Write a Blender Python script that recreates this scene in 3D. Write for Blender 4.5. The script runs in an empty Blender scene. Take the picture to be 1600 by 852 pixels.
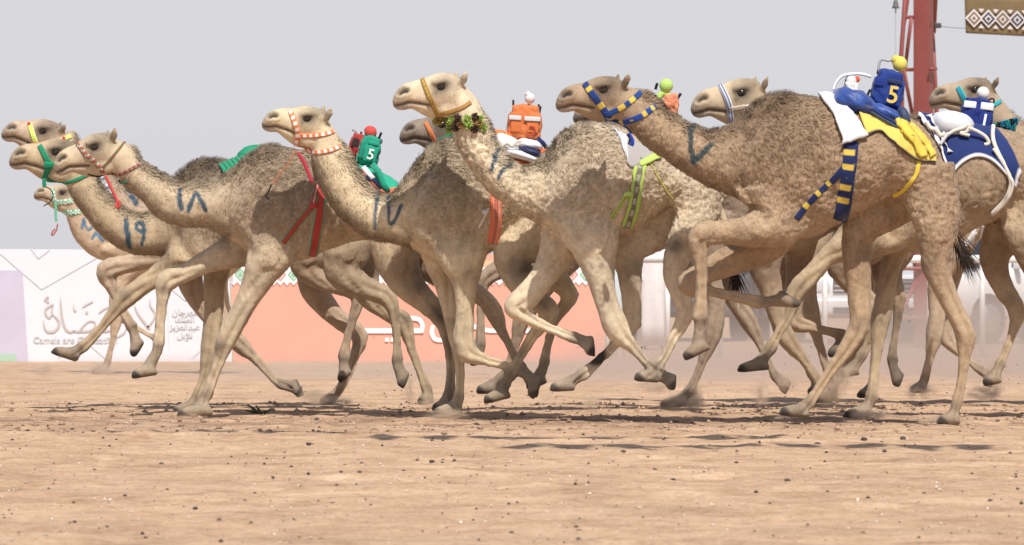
import bpy, bmesh, math, random
import numpy as np
from mathutils import Vector
from mathutils.bvhtree import BVHTree

# ------------------------------------------------------------------ camera, sky, sun, exposure
random.seed(7)
rng = np.random.default_rng(7)
scene = bpy.context.scene
COL = scene.collection
F, CAMH, HORY = 7530.0, 0.865, 448.0          # focal length in photo pixels, eye height, horizon row

cam = bpy.data.cameras.new("camera")
cam.sensor_width = 36.0
cam.lens = F / 1600.0 * 36.0
cam.shift_y = (HORY - 426.0) / 1600.0
cam.clip_start = 0.5
cam.clip_end = 6000.0
cam.dof.use_dof = True
cam.dof.focus_distance = 30.9
cam.dof.aperture_fstop = 9.5
cam_o = bpy.data.objects.new("camera", cam)
cam_o.location = (0, 0, CAMH)
cam_o.rotation_euler = (math.radians(90), 0, 0)
COL.objects.link(cam_o)
scene.camera = cam_o

SUN_EL, SUN_AZ = 55.0, 12.0                    # azimuth: degrees to the right of straight behind the camera
to_sun = Vector((math.sin(math.radians(SUN_AZ)) * math.cos(math.radians(SUN_EL)),
                 -math.cos(math.radians(SUN_AZ)) * math.cos(math.radians(SUN_EL)),
                 math.sin(math.radians(SUN_EL))))
sun = bpy.data.lights.new("sun", 'SUN')
sun.energy = 4.9
sun.angle = math.radians(0.6)
sun.color = (1.0, 0.945, 0.86)
sun_o = bpy.data.objects.new("sun", sun)
sun_o.rotation_euler = to_sun.to_track_quat('Z', 'Y').to_euler()
sun_o.location = (8, -20, 30)
COL.objects.link(sun_o)

world = bpy.data.worlds.new("World")
scene.world = world
world.use_nodes = True
wn = world.node_tree
for n in list(wn.nodes):
    wn.nodes.remove(n)
w_out = wn.nodes.new('ShaderNodeOutputWorld')
w_bg = wn.nodes.new('ShaderNodeBackground')
w_sky = wn.nodes.new('ShaderNodeTexSky')
w_sky.sky_type = 'NISHITA'
w_sky.sun_disc = False
w_sky.sun_elevation = math.radians(SUN_EL)
w_sky.sun_rotation = math.radians(180.0 - SUN_AZ)
w_sky.air_density = 1.2
w_sky.dust_density = 2.0
w_sky.ozone_density = 1.5
w_mix = wn.nodes.new('ShaderNodeMixRGB')       # airborne dust evens the sky out to a pale lavender grey
w_mix.inputs[0].default_value = 0.82
w_mix.inputs[2].default_value = (7.35, 7.3, 7.75, 1)
w_tc = wn.nodes.new('ShaderNodeTexCoord')       # the dust layer is thick towards the horizon and thins overhead
w_sep = wn.nodes.new('ShaderNodeSeparateXYZ')
w_mr = wn.nodes.new('ShaderNodeMapRange')
w_mr.inputs[1].default_value = 0.05; w_mr.inputs[2].default_value = 0.30
w_mr.inputs[3].default_value = 0.88; w_mr.inputs[4].default_value = 0.12
wn.links.new(w_tc.outputs['Generated'], w_sep.inputs[0])
wn.links.new(w_sep.outputs['Z'], w_mr.inputs[0])
wn.links.new(w_mr.outputs[0], w_mix.inputs[0])
wn.links.new(w_sky.outputs[0], w_mix.inputs[1])
wn.links.new(w_mix.outputs[0], w_bg.inputs[0])
w_bg.inputs[1].default_value = 0.1
wn.links.new(w_bg.outputs[0], w_out.inputs[0])

scene.render.engine = 'CYCLES'
scene.view_settings.view_transform = 'Standard'
scene.view_settings.look = 'None'
scene.view_settings.exposure = 0.0
scene.view_settings.gamma = 1.0
scene.cycles.max_bounces = 5
scene.cycles.volume_bounces = 1
scene.cycles.use_denoising = True

# ------------------------------------------------------------------ helpers
def P(px, py, d):
    return Vector(((px - 800.0) * d / F, d, CAMH - (py - HORY) * d / F))

def tag(o, label=None, cat=None, group=None, kind=None):
    if label: o["label"] = label
    if cat: o["category"] = cat
    if group: o["group"] = group
    if kind: o["kind"] = kind
    return o

def empty(name, loc=(0, 0, 0), label=None, cat=None, group=None):
    o = bpy.data.objects.new(name, None)
    o.location = loc
    o.empty_display_size = 0.1
    COL.objects.link(o)
    return tag(o, label, cat, group)

def set_parent(o, par):
    o.parent = par
    # roots are placed unrotated, geometry is in world space: shift so that it stays put
    chain = Vector((0, 0, 0))
    q = par
    while q is not None:
        chain += q.location
        q = q.parent
    o.location = o.location - chain

def mesh_obj(name, verts, faces, mat, parent=None, cols=None, smooth=True, mats=None, fmat=None):
    me = bpy.data.meshes.new(name)
    me.from_pydata([tuple(v) for v in verts], [], [tuple(f) for f in faces])
    return finish(name, me, mat, parent, cols, smooth, mats, fmat)

def finish(name, me, mat, parent=None, cols=None, smooth=True, mats=None, fmat=None):
    if cols is not None:
        at = me.color_attributes.new("Col", 'FLOAT_COLOR', 'POINT')
        c = np.ones((len(me.vertices), 4), np.float32)
        cols = np.asarray(cols, np.float32)
        c[:, :cols.shape[1]] = cols
        at.data.foreach_set("color", c.ravel())
    for m in ([mat] if mats is None else mats):
        me.materials.append(m)
    if fmat is not None:
        me.polygons.foreach_set("material_index", np.asarray(fmat, np.int32))
    if smooth:
        me.polygons.foreach_set("use_smooth", np.ones(len(me.polygons), bool))
    me.update()
    o = bpy.data.objects.new(name, me)
    COL.objects.link(o)
    if parent is not None:
        set_parent(o, parent)
    return o

def tri_mesh(name, V, T, mat, parent=None, cols=None, smooth=False):
    """fast mesh from numpy triangles"""
    me = bpy.data.meshes.new(name)
    n, m = len(V), len(T)
    me.vertices.add(n)
    me.vertices.foreach_set("co", np.asarray(V, np.float32).ravel())
    me.loops.add(m * 3)
    me.loops.foreach_set("vertex_index", np.asarray(T, np.int32).ravel())
    me.polygons.add(m)
    me.polygons.foreach_set("loop_start", np.arange(0, m * 3, 3, dtype=np.int32))
    me.polygons.foreach_set("loop_total", np.full(m, 3, np.int32))
    me.update(calc_edges=True)
    return finish(name, me, mat, parent, cols, smooth)

class MB:
    """collects shapes into one mesh"""
    def __init__(self):
        self.v, self.f, self.c = [], [], []
    def add(self, V, Fc, col=None):
        o = len(self.v)
        self.v += [tuple(p) for p in V]
        self.f += [tuple(i + o for i in q) for q in Fc]
        self.c += [col if col is not None else (1, 1, 1)] * len(V)
        return self
    def box(self, c, s, col=None, rot=0.0, bev=0.0):
        """c centre, s full size, rot about Y axis (in the picture plane)"""
        bm = bmesh.new()
        bmesh.ops.create_cube(bm, size=1.0)
        for v in bm.verts:
            v.co = Vector((v.co.x * s[0], v.co.y * s[1], v.co.z * s[2]))
        if bev > 0:
            bmesh.ops.bevel(bm, geom=list(bm.edges), offset=bev, segments=2, affect='EDGES', profile=0.6)
        ca, sa = math.cos(rot), math.sin(rot)
        bm.verts.index_update()
        V = [(c[0] + v.co.x * ca - v.co.z * sa, c[1] + v.co.y, c[2] + v.co.x * sa + v.co.z * ca) for v in bm.verts]
        Fc = [[v.index for v in f.verts] for f in bm.faces]
        bm.free()
        return self.add(V, Fc, col)
    def ball(self, c, r, col=None, seg=14, rings=9):
        r = (r, r, r) if not hasattr(r, '__len__') else r
        V, Fc = [], []
        for i in range(rings + 1):
            ph = math.pi * i / rings
            for j in range(seg):
                th = 2 * math.pi * j / seg
                V.append((c[0] + r[0] * math.sin(ph) * math.cos(th), c[1] + r[1] * math.sin(ph) * math.sin(th), c[2] + r[2] * math.cos(ph)))
        for i in range(rings):
            for j in range(seg):
                a, b = i * seg + j, i * seg + (j + 1) % seg
                Fc.append((a, b, b + seg, a + seg))
        return self.add(V, Fc, col)
    def tube(self, pts, r, col=None, seg=8):
        pts = [Vector(p) for p in pts]
        n = len(pts)
        rr = [r] * n if not hasattr(r, '__len__') else list(r)
        V, Fc = [], []
        up = Vector((0.13, 0.97, 0.21))
        for i, p in enumerate(pts):
            t = (pts[min(i + 1, n - 1)] - pts[max(i - 1, 0)])
            if t.length < 1e-9: t = Vector((0, 0, 1))
            t.normalize()
            a = t.cross(up)
            if a.length < 1e-4: a = t.cross(Vector((1, 0, 0)))
            a.normalize()
            b = t.cross(a)
            for j in range(seg):
                th = 2 * math.pi * j / seg
                V.append(tuple(p + a * (rr[i] * math.cos(th)) + b * (rr[i] * math.sin(th))))
        for i in range(n - 1):
            for j in range(seg):
                a, b = i * seg + j, i * seg + (j + 1) % seg
                Fc.append((a, b, b + seg, a + seg))
        Fc.append(tuple(reversed(range(seg))))
        Fc.append(tuple(range((n - 1) * seg, n * seg)))
        return self.add(V, Fc, col)
    def build(self, name, mat, parent=None, smooth=True, usecol=True):
        return mesh_obj(name, self.v, self.f, mat, parent, self.c if usecol else None, smooth)

def crom(A, k):
    """Catmull-Rom resampling of rows"""
    A = np.asarray(A, float)
    n = len(A)
    out = []
    for i in range(n - 1):
        p0, p1, p2, p3 = A[max(i - 1, 0)], A[i], A[i + 1], A[min(i + 2, n - 1)]
        for j in range(k):
            t = j / k
            out.append(0.5 * ((2 * p1) + (-p0 + p2) * t + (2 * p0 - 5 * p1 + 4 * p2 - p3) * t * t + (-p0 + 3 * p1 - 3 * p2 + p3) * t ** 3))
    out.append(A[-1])
    return np.array(out)

_perm = rng.permutation(256)
_perm = np.concatenate([_perm, _perm, _perm])
_grad = rng.normal(size=(256, 3)); _grad /= np.linalg.norm(_grad, axis=1)[:, None]
def perlin(X):
    X = np.asarray(X, float)
    I = np.floor(X).astype(int)
    Fx = X - I
    I &= 255
    U = Fx * Fx * Fx * (Fx * (Fx * 6 - 15) + 10)
    r = 0
    for dx in (0, 1):
        for dy in (0, 1):
            for dz in (0, 1):
                h = _perm[_perm[_perm[I[:, 0] + dx] + I[:, 1] + dy] + I[:, 2] + dz]
                g = _grad[h]
                dot = g[:, 0] * (Fx[:, 0] - dx) + g[:, 1] * (Fx[:, 1] - dy) + g[:, 2] * (Fx[:, 2] - dz)
                w = (U[:, 0] if dx else 1 - U[:, 0]) * (U[:, 1] if dy else 1 - U[:, 1]) * (U[:, 2] if dz else 1 - U[:, 2])
                r = r + w * dot
    return r * 1.5

def sstep(a, b, x):
    t = np.clip((x - a) / (b - a), 0, 1)
    return t * t * (3 - 2 * t)

def seg_dist(Pn, A, B):
    """distance of 2D points to a segment"""
    A, B = np.asarray(A, float), np.asarray(B, float)
    d = B - A
    t = np.clip(((Pn - A) @ d) / max(d @ d, 1e-9), 0, 1)
    return np.linalg.norm(Pn - (A + t[:, None] * d), axis=1)

def poly_dist(Pn, pts):
    return np.min([seg_dist(Pn, pts[i], pts[i + 1]) for i in range(len(pts) - 1)], axis=0)

# ------------------------------------------------------------------ materials
def new_mat(name):
    m = bpy.data.materials.new(name)
    m.use_nodes = True
    nt = m.node_tree
    return m, nt, nt.nodes["Principled BSDF"]

def noise_node(nt, scale, detail=3.0, rough=0.6, coord='Object', stretch=None):
    tc = nt.nodes.new('ShaderNodeTexCoord')
    nz = nt.nodes.new('ShaderNodeTexNoise')
    nz.inputs['Scale'].default_value = scale
    nz.inputs['Detail'].default_value = detail
    nz.inputs['Roughness'].default_value = rough
    if stretch:
        mp = nt.nodes.new('ShaderNodeMapping')
        mp.inputs['Scale'].default_value = stretch
        nt.links.new(tc.outputs[coord], mp.inputs[0])
        nt.links.new(mp.outputs[0], nz.inputs['Vector'])
    else:
        nt.links.new(tc.outputs[coord], nz.inputs['Vector'])
    return nz

def mat_simple(name, col, rough=0.7, var=0.12, scale=25.0, metal=0.0, bump=0.0, bscale=60.0, sheen=0.0, coat=0.0):
    m, nt, b = new_mat(name)
    nz = noise_node(nt, scale)
    rp = nt.nodes.new('ShaderNodeValToRGB')
    rp.color_ramp.elements[0].position = 0.25
    rp.color_ramp.elements[1].position = 0.75
    rp.color_ramp.elements[0].color = tuple(c * (1 - var) for c in col) + (1,)
    rp.color_ramp.elements[1].color = tuple(min(1, c * (1 + var)) for c in col) + (1,)
    nt.links.new(nz.outputs[0], rp.inputs[0])
    nt.links.new(rp.outputs[0], b.inputs['Base Color'])
    b.inputs['Roughness'].default_value = rough
    b.inputs['Metallic'].default_value = metal
    b.inputs['Sheen Weight'].default_value = sheen
    b.inputs['Coat Weight'].default_value = coat
    if bump > 0:
        n2 = noise_node(nt, bscale, 4.0)
        bp = nt.nodes.new('ShaderNodeBump')
        bp.inputs['Strength'].default_value = bump
        bp.inputs['Distance'].default_value = 0.01
        nt.links.new(n2.outputs[0], bp.inputs['Height'])
        nt.links.new(bp.outputs[0], b.inputs['Normal'])
    return m

def mat_attr(name, rough=0.85, var=0.10, scale=40.0, bump=0.3, bscale=70.0, bdist=0.006, sheen=0.15, furry=False):
    """colour from the mesh's Col attribute (pigment), broken up by fine noise"""
    m, nt, b = new_mat(name)
    at = nt.nodes.new('ShaderNodeAttribute')
    at.attribute_name = "Col"
    nz = noise_node(nt, scale, 4.0, 0.65)
    mr = nt.nodes.new('ShaderNodeMapRange')
    mr.inputs[1].default_value = 0.3; mr.inputs[2].default_value = 0.7
    mr.inputs[3].default_value = 1 - var; mr.inputs[4].default_value = 1 + var
    nt.links.new(nz.outputs[0], mr.inputs[0])
    mx = nt.nodes.new('ShaderNodeVectorMath'); mx.operation = 'SCALE'
    nt.links.new(at.outputs['Color'], mx.inputs[0])
    nt.links.new(mr.outputs[0], mx.inputs['Scale'])
    nt.links.new(mx.outputs[0], b.inputs['Base Color'])
    b.inputs['Roughness'].default_value = rough
    b.inputs['Specular IOR Level'].default_value = 0.25
    b.inputs['Sheen Weight'].default_value = sheen
    b.inputs['Sheen Roughness'].default_value = 0.5
    if bump > 0:
        bp = nt.nodes.new('ShaderNodeBump')
        bp.inputs['Distance'].default_value = bdist
        if furry:
            n2 = noise_node(nt, bscale, 3.0, 0.6, stretch=(1.0, 1.0, 0.55))
            mul = nt.nodes.new('ShaderNodeMath'); mul.operation = 'MULTIPLY_ADD'
            nt.links.new(at.outputs['Alpha'], mul.inputs[0])
            mul.inputs[1].default_value = bump; mul.inputs[2].default_value = 0.12
            nt.links.new(mul.outputs[0], bp.inputs['Strength'])
        else:
            n2 = noise_node(nt, bscale, 3.0)
            bp.inputs['Strength'].default_value = bump
        nt.links.new(n2.outputs[0], bp.inputs['Height'])
        nt.links.new(bp.outputs[0], b.inputs['Normal'])
        if furry:      # lie of the short hair: fine streaks
            n3 = noise_node(nt, 120.0, 2.0, 0.6, stretch=(1.0, 1.0, 0.16))
            b2 = nt.nodes.new('ShaderNodeBump'); b2.inputs['Strength'].default_value = .7; b2.inputs['Distance'].default_value = .004
            nt.links.new(n3.outputs[0], b2.inputs['Height']); nt.links.new(bp.outputs[0], b2.inputs['Normal'])
            nt.links.new(b2.outputs[0], b.inputs['Normal'])
    return m

M_COAT = mat_attr("camel_coat", 0.72, 0.13, 30.0, 0.85, 42.0, 0.014, 0.12, furry=True)
M_HAIR = mat_attr("camel_hair", 0.85, 0.05, 30.0, 0.0, sheen=0.1)
M_CLOTH = mat_attr("woven_cloth", 0.8, 0.06, 60.0, 0.35, 120.0, 0.004, 0.15)
M_EYE = mat_simple("dark_eye", (0.012, 0.008, 0.006), 0.08, 0.1, coat=0.5)
# ------------------------------------------------------------------ camel anatomy
HZ = 7.1   # the head profile below was measured on one head, muzzle tip (80,440), eye (640,265)
HEAD_ST = [  # top, bottom, half width (m at unit head), bottom narrowing
    ((92, 400), (98, 470), .030, .8), ((120, 330), (128, 500), .052, .85), ((160, 270), (175, 516), .066, .85), ((210, 226), (235, 512), .070, .8),
    ((270, 200), (295, 498), .070, .75), ((335, 183), (350, 522), .066, .7), ((410, 168), (425, 566), .070, .6), ((485, 137), (500, 600), .086, .58),
    ((560, 107), (565, 612), .104, .55), ((650, 94), (650, 604), .116, .55), ((750, 102), (735, 592), .114, .6), ((835, 135), (800, 588), .102, .75), ((915, 240), (850, 596), .088, .9)]
_hu = np.array([560., -175.]); _hl = np.linalg.norm(_hu); _hu /= _hl
_hv = np.array([_hu[1], -_hu[0]])
def head_local(p):
    q = np.array(p, float) - (80, 440)
    return np.array([q @ _hu, q @ _hv]) / _hl        # along, up   (muzzle->eye = 1)
UNIT_HEAD = 0.335

def circ(k):
    t = np.linspace(0, 2 * math.pi, k, endpoint=False)
    return t, np.cos(t), np.sin(t)

def add_rings(V, Fc, R):
    """R: (n,k,3) rings, closed with fans"""
    n, k, _ = R.shape
    o = len(V)
    V.extend(R.reshape(-1, 3).tolist())
    for i in range(n - 1):
        for j in range(k):
            a, b = o + i * k + j, o + i * k + (j + 1) % k
            Fc.append((a, b, b + k, a + k))
    V.append(R[0].mean(0).tolist()); V.append(R[-1].mean(0).tolist())
    c0, c1 = o + n * k, o + n * k + 1
    for j in range(k):
        Fc.append((o + (j + 1) % k, o + j, c0))
        Fc.append((o + (n - 1) * k + j, o + (n - 1) * k + (j + 1) % k, c1))

H_TRUNK = [(1487,300,1470,332,.08),(1474,255,1440,350,.20),(1446,202,1412,322,.26),(1405,178,1395,310,.29),(1340,163,1335,335,.30),(1275,151,1280,366,.285),
           (1222,149,1228,374,.265),(1185,162,1188,345,.235),(1152,192,1155,312,.18),(1110,205,1096,287,.135),(1068,190,1050,258,.12),(1036,166,1008,228,.11),(1008,142,985,205,.105)]

def template(nose, s, dy=0.0, neck_dy=0.0):
    k = s / 251.0
    con = HORY + CAMH * s
    out = []
    for i, (a, b, c, d, w) in enumerate(H_TRUNK):
        e = dy + neck_dy * max(0, (i - 7)) / 5.0
        out.append((nose + (a - 866) * k, con + (b - 665) * k + e, nose + (c - 866) * k, con + (d - 665) * k + e, w))
    return out

class Camel:
    pass

def foot_rings(V, Fc, ank, heel, toe, y, sc, S):
    """ank, heel, toe: px ; y lateral world ; sc metres per px"""
    a, h, t = [np.array((S.X(p[0]), S.Z(p[1]))) for p in (ank, heel, toe)]
    ax = t - h
    L = np.linalg.norm(ax); ax /= max(L, 1e-6)
    up = np.array([-ax[1], ax[0]])
    if up @ (a - (h + t) / 2) < 0: up = -up
    tt, ct, st = circ(12)
    def ring(c, e1, r1, r2, yy):
        R = np.zeros((12, 3))
        R[:, 0] = c[0] + e1[0] * r1 * ct; R[:, 2] = c[1] + e1[1] * r1 * ct; R[:, 1] = yy + r2 * st
        return R
    m = h + ax * L * 0.36 + up * 0.045
    # pastern
    dirv = (m - a); dl = np.linalg.norm(dirv); dirv /= max(dl, 1e-6)
    pe = np.array([-dirv[1], dirv[0]])
    R = np.array([ring(a + dirv * dl * f, pe, r1, r2, y) for f, r1, r2 in ((-0.25, .031, .035), (0.2, .037, .041), (.6, .041, .052), (1.0, .047, .062), (1.15, .028, .045))])
    add_rings(V, Fc, R)
    for j in (-1, 1):
        R = []
        for f, hh, lw, off in ((-.04, .012, .02, .026), (.06, .034, .040, .028), (.3, .043, .048, .032), (.6, .039, .046, .041), (.82, .033, .040, .047), (.95, .026, .030, .048), (1.03, .010, .014, .048)):
            c = h + ax * L * f + up * hh * (1.0 if f < .9 else 1.15)
            R.append(ring(c, up, hh, lw, y + j * off))
        add_rings(V, Fc, np.array(R))

def camel(spec):
    S = Camel()
    S.spec = spec
    s = spec['s']; d = F / s; S.d = d; sc = 1.0 / s; S.sc = sc
    S.X = lambda px: (px - 800.0) * d / F
    S.Z = lambda py: CAMH - (py - HORY) * d / F
    V, Fc = [], []
    k = 28
    tt, ct, st = circ(k)
    # ---- trunk + neck
    M = np.array(spec['M'], float); E = np.array(spec['E'], float)
    u = E - M; L = np.linalg.norm(u); u /= L
    v = np.array([u[1], -u[0]])
    def hp(p):
        q = head_local(p)
        return M + (u * q[0] + v * q[1]) * L
    a1, b1, a2_, b2_ = hp((868, 215)), hp((775, 575)), hp((760, 190)), hp((670, 560))
    T = crom(list(spec['trunk']) + [(a1[0], a1[1], b1[0], b1[1], .100), (a2_[0], a2_[1], b2_[0], b2_[1], .088)], 5)
    R = np.zeros((len(T), k, 3))
    for i, (tx, ty, bx, by, hw) in enumerate(T):
        top = np.array((S.X(tx), S.Z(ty))); bot = np.array((S.X(bx), S.Z(by)))
        c, hv = (top + bot) / 2, (top - bot) / 2
        frac = i / (len(T) - 1)
        # chest and belly fuller low, hump narrower on top
        wprof = 1.0 - 0.22 * np.clip(ct, 0, 1) ** 2 * (1 if frac < .6 else .4)
        R[i, :, 0] = c[0] + hv[0] * ct; R[i, :, 2] = c[1] + hv[1] * ct
        R[i, :, 1] = d + hw * wprof * np.sign(st) * np.abs(st) ** 0.92
    add_rings(V, Fc, R)
    # ---- head
    hs = L * sc / UNIT_HEAD
    hs_w = (0.5 * hs + 0.5)
    S.M, S.u, S.v, S.L = M, u, v, L
    S.hp = hp
    HS = crom([tuple(head_local(a)) + tuple(head_local(b)) + (w, nb) for a, b, w, nb in HEAD_ST], 4)
    kk = 24
    t2, c2, s2 = circ(kk)
    R = np.zeros((len(HS), kk, 3))
    for i, (ta, tb, ba, bb, w, nb) in enumerate(HS):
        tp = M + (u * ta + v * tb) * L; bp = M + (u * ba + v * bb) * L
        top = np.array((S.X(tp[0]), S.Z(tp[1]))); bot = np.array((S.X(bp[0]), S.Z(bp[1])))
        c, hv = (top + bot) / 2, (top - bot) / 2
        wp = np.where(c2 < 0, 1 - (1 - nb) * (-c2) ** 1.2, 1 - 0.25 * c2 ** 3)
        R[i, :, 0] = c[0] + hv[0] * c2; R[i, :, 2] = c[1] + hv[1] * c2
        R[i, :, 1] = d + w * hs_w * wp * np.sign(s2) * np.abs(s2) ** .85
    add_rings(V, Fc, R)
    def lump(px, r, y, yr=None):
        t3, c3, s3 = circ(12)
        RR = []
        x0, z0 = S.X(px[0]), S.Z(px[1])
        r = (r, r) if not hasattr(r, '__len__') else r
        yr = yr or min(r)
        for ph in np.linspace(.2, math.pi - .2, 8):
            q = np.zeros((12, 3))
            q[:, 0] = x0 + r[0] * math.cos(ph); q[:, 2] = z0 + r[1] * math.sin(ph) * c3; q[:, 1] = y + yr * math.sin(ph) * s3
            RR.append(q)
        add_rings(V, Fc, np.array(RR))
    for sd in (-1, 1):
        lump(hp((640, 215)), (.062 * hs, .030 * hs), d + sd * .088 * hs_w, .034)     # brow
        lump(hp((600, 345)), (.070 * hs, .030 * hs), d + sd * .078 * hs_w, .028)     # cheek bone
        lump(hp((720, 480)), (.080 * hs, .075 * hs), d + sd * .052 * hs_w, .040)     # jaw muscle
        # ear
        ex_ = np.array(spec.get('ear', (932, 66))) - ((115, 8) if sd > 0 else (0, 0)); tipw = hp(ex_); base = hp((868 - (100 if sd > 0 else 0), 225))
        RR = []
        t3, c3, s3 = circ(10)
        b2 = np.array((S.X(base[0]), S.Z(base[1]))); tp2 = np.array((S.X(tipw[0]), S.Z(tipw[1])))
        ax = tp2 - b2; ll = np.linalg.norm(ax); ax /= ll; pe = np.array([-ax[1], ax[0]])
        for f, r in ((-.1, .018), (.12, .026), (.35, .029), (.6, .024), (.82, .015), (1.03, .005)):
            q = np.zeros((10, 3)); c = b2 + ax * ll * f
            q[:, 0] = c[0] + pe[0] * r * c3; q[:, 2] = c[1] + pe[1] * r * c3; q[:, 1] = d + sd * (.083 + .03 * f) + .6 * r * s3
            RR.append(q)
        add_rings(V, Fc, np.array(RR))
    # ---- legs
    S.legpts = []
    S.feet = []
    cords = []
    for side, pts, (ank, heel, toe) in spec['legs']:
        pts = [list(p) for p in pts]
        n_p = len(pts)
        for i in range(3, n_p - 1):        # lean cannon bones between knobbly joints
            if pts[i][2] < 30 * s / 240: pts[i][2] *= .84
            elif pts[i][2] >= pts[i - 1][2] - 1 and pts[i][2] > pts[i + 1][2]: pts[i][2] *= 1.05
        for i in range(n_p):
            pts[i][2] *= (1.0, .95, .88)[i] if i < 3 else .83
        pa = np.array(pts, float)
        bend, bi = 0, None
        for i in range(3, n_p - 1):
            e1, e2 = pa[i, :2] - pa[i - 1, :2], pa[i + 1, :2] - pa[i, :2]
            an = math.acos(np.clip(e1 @ e2 / (np.linalg.norm(e1) * np.linalg.norm(e2) + 1e-9), -1, 1))
            if an > bend: bend, bi = an, i
        hind = len(S.legpts) >= 2
        if bi is not None and bend > .35:
            outw = pa[bi, :2] - (pa[bi - 1, :2] + pa[bi + 1, :2]) / 2; outw /= np.linalg.norm(outw) + 1e-9
            yl0 = d + side * .14
            w_ = pa[bi, 2]
            if hind:
                tipp = pa[bi, :2] + outw * w_ * .42
                lump(tipp, (.024, .028), yl0, .024)
                st_ = pa[bi - 1, :2] * .75 + pa[bi - 2, :2] * .25 + outw * pa[bi - 1, 2] * .46
                cords.append((st_, tipp, yl0))
            else:
                lump(pa[bi, :2] + outw * w_ * .24, (.036, .036), yl0, .042)
        A = crom(pts, 5)
        C = np.stack([S.X(A[:, 0]), S.Z(A[:, 1])], 1)
        tan = np.gradient(C, axis=0); tan /= np.linalg.norm(tan, axis=1)[:, None] + 1e-9
        # soften tangent changes at joints
        tan = (tan + np.roll(tan, 1, 0) + np.roll(tan, -1, 0)); tan[0] = tan[1]; tan[-1] = tan[-2]
        tan /= np.linalg.norm(tan, axis=1)[:, None]
        nr = np.stack([-tan[:, 1], tan[:, 0]], 1)
        kl = 16
        t3, c3, s3 = circ(kl)
        R = np.zeros((len(A), kl, 3))
        n = len(A)
        arc = np.concatenate([[0], np.cumsum(np.linalg.norm(np.diff(C, axis=0), axis=1))]); arc /= arc[-1]
        for i in range(n):
            r = A[i, 2] / 2 * sc
            lat = min(r * 0.92, 0.115 if arc[i] < .3 else 0.095)
            off = 0.125 + 0.02 * math.sin(arc[i] * 3.1)
            R[i, :, 0] = C[i, 0] + nr[i, 0] * r * c3; R[i, :, 2] = C[i, 1] + nr[i, 1] * r * c3
            R[i, :, 1] = d + side * off + lat * s3
        add_rings(V, Fc, R)
        yl = d + side * (0.125 + 0.02 * math.sin(3.1))
        foot_rings(V, Fc, ank, heel, toe, yl, sc, S)
        a2 = np.array((S.X(ank[0]), S.Z(ank[1])))
        # bridge from the last leg ring to the ankle
        e = C[-1]; RR = []
        dv = a2 - e; dl = np.linalg.norm(dv)
        if dl > 1e-4:
            dv /= dl; pe = np.array([-dv[1], dv[0]])
            for f in (-.3, .5, 1.3):
                q = np.zeros((kl, 3)); c = e + dv * dl * f
                q[:, 0] = c[0] + pe[0] * .035 * c3; q[:, 2] = c[1] + pe[1] * .035 * c3; q[:, 1] = yl + .037 * s3
                RR.append(q)
            add_rings(V, Fc, np.array(RR))
        S.legpts.append((side, A)); S.feet.append((side, ank, heel, toe, yl))
    for a_, b_, yy in cords:               # tendon above the hock
        p0 = np.array((S.X(a_[0]), S.Z(a_[1]))); p1 = np.array((S.X(b_[0]), S.Z(b_[1])))
        dv = p1 - p0; dl = np.linalg.norm(dv); dv /= dl + 1e-9; pe = np.array([-dv[1], dv[0]])
        t3, c3, s3 = circ(10); RR = []
        for f, r_ in ((-.1, .010), (.2, .017), (.6, .015), (1.0, .020)):
            q = np.zeros((10, 3)); c = p0 + dv * dl * f
            q[:, 0] = c[0] + pe[0] * r_ * c3; q[:, 2] = c[1] + pe[1] * r_ * c3; q[:, 1] = yy + r_ * s3
            RR.append(q)
        add_rings(V, Fc, np.array(RR))
    # ---- union by voxel remesh
    me = bpy.data.meshes.new("tmp")
    me.from_pydata(V, [], Fc)
    o = bpy.data.objects.new("tmp", me)
    COL.objects.link(o)
    md = o.modifiers.new("r", 'REMESH'); md.mode = 'VOXEL'; md.voxel_size = spec.get('vox', .0125); md.adaptivity = 0
    dg = bpy.context.evaluated_depsgraph_get()
    m2 = bpy.data.meshes.new_from_object(o.evaluated_get(dg), depsgraph=dg)
    bpy.data.objects.remove(o); bpy.data.meshes.remove(me)
    n = len(m2.vertices)
    co = np.empty(n * 3, np.float32); m2.vertices.foreach_get("co", co); co = co.reshape(-1, 3).astype(float)
    ed = np.empty(len(m2.edges) * 2, np.int32); m2.edges.foreach_get("vertices", ed); ed = ed.reshape(-1, 2)
    deg = np.bincount(ed.ravel(), minlength=n).astype(float)[:, None]
    def smooth(co, w):
        acc = np.zeros_like(co)
        for a in range(3):
            acc[:, a] = np.bincount(ed[:, 0], co[ed[:, 1], a], n) + np.bincount(ed[:, 1], co[ed[:, 0], a], n)
        return co + w * (acc / np.maximum(deg, 1) - co)
    pxv = np.stack([co[:, 0] * F / co[:, 1] + 800, HORY - (co[:, 2] - CAMH) * F / co[:, 1]], 1)
    zpx = np.stack([co[:, 0] * s + 800, HORY - (co[:, 2] - CAMH) * s], 1)      # in the camel's own plane
    hl = zpx - M
    hab = np.stack([hl @ u, hl @ v], 1) / L
    inhead = (hab[:, 0] < 1.45) & (hab[:, 1] > -.6)
    w_body = np.where(inhead, .35, .55)[:, None]
    for it in range(7):
        co = smooth(co, w_body)
        if it < 6:
            co = co + (co - smooth(co, .55)) * 0.50 * np.where(it % 2 == 1, 1, 0)
    zpx = np.stack([co[:, 0] * s + 800, HORY - (co[:, 2] - CAMH) * s], 1)
    hl = zpx - M
    hab = np.stack([hl @ u, hl @ v], 1) / L
    # normals
    m2.vertices.foreach_set("co", co.astype(np.float32).ravel()); m2.update()
    nrm = np.empty(n * 3, np.float32); m2.vertex_normals.foreach_get("vector", nrm); nrm = nrm.reshape(-1, 3).astype(float)
    side_w = np.clip(np.abs(nrm[:, 1]) * 1.6, 0, 1)
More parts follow.
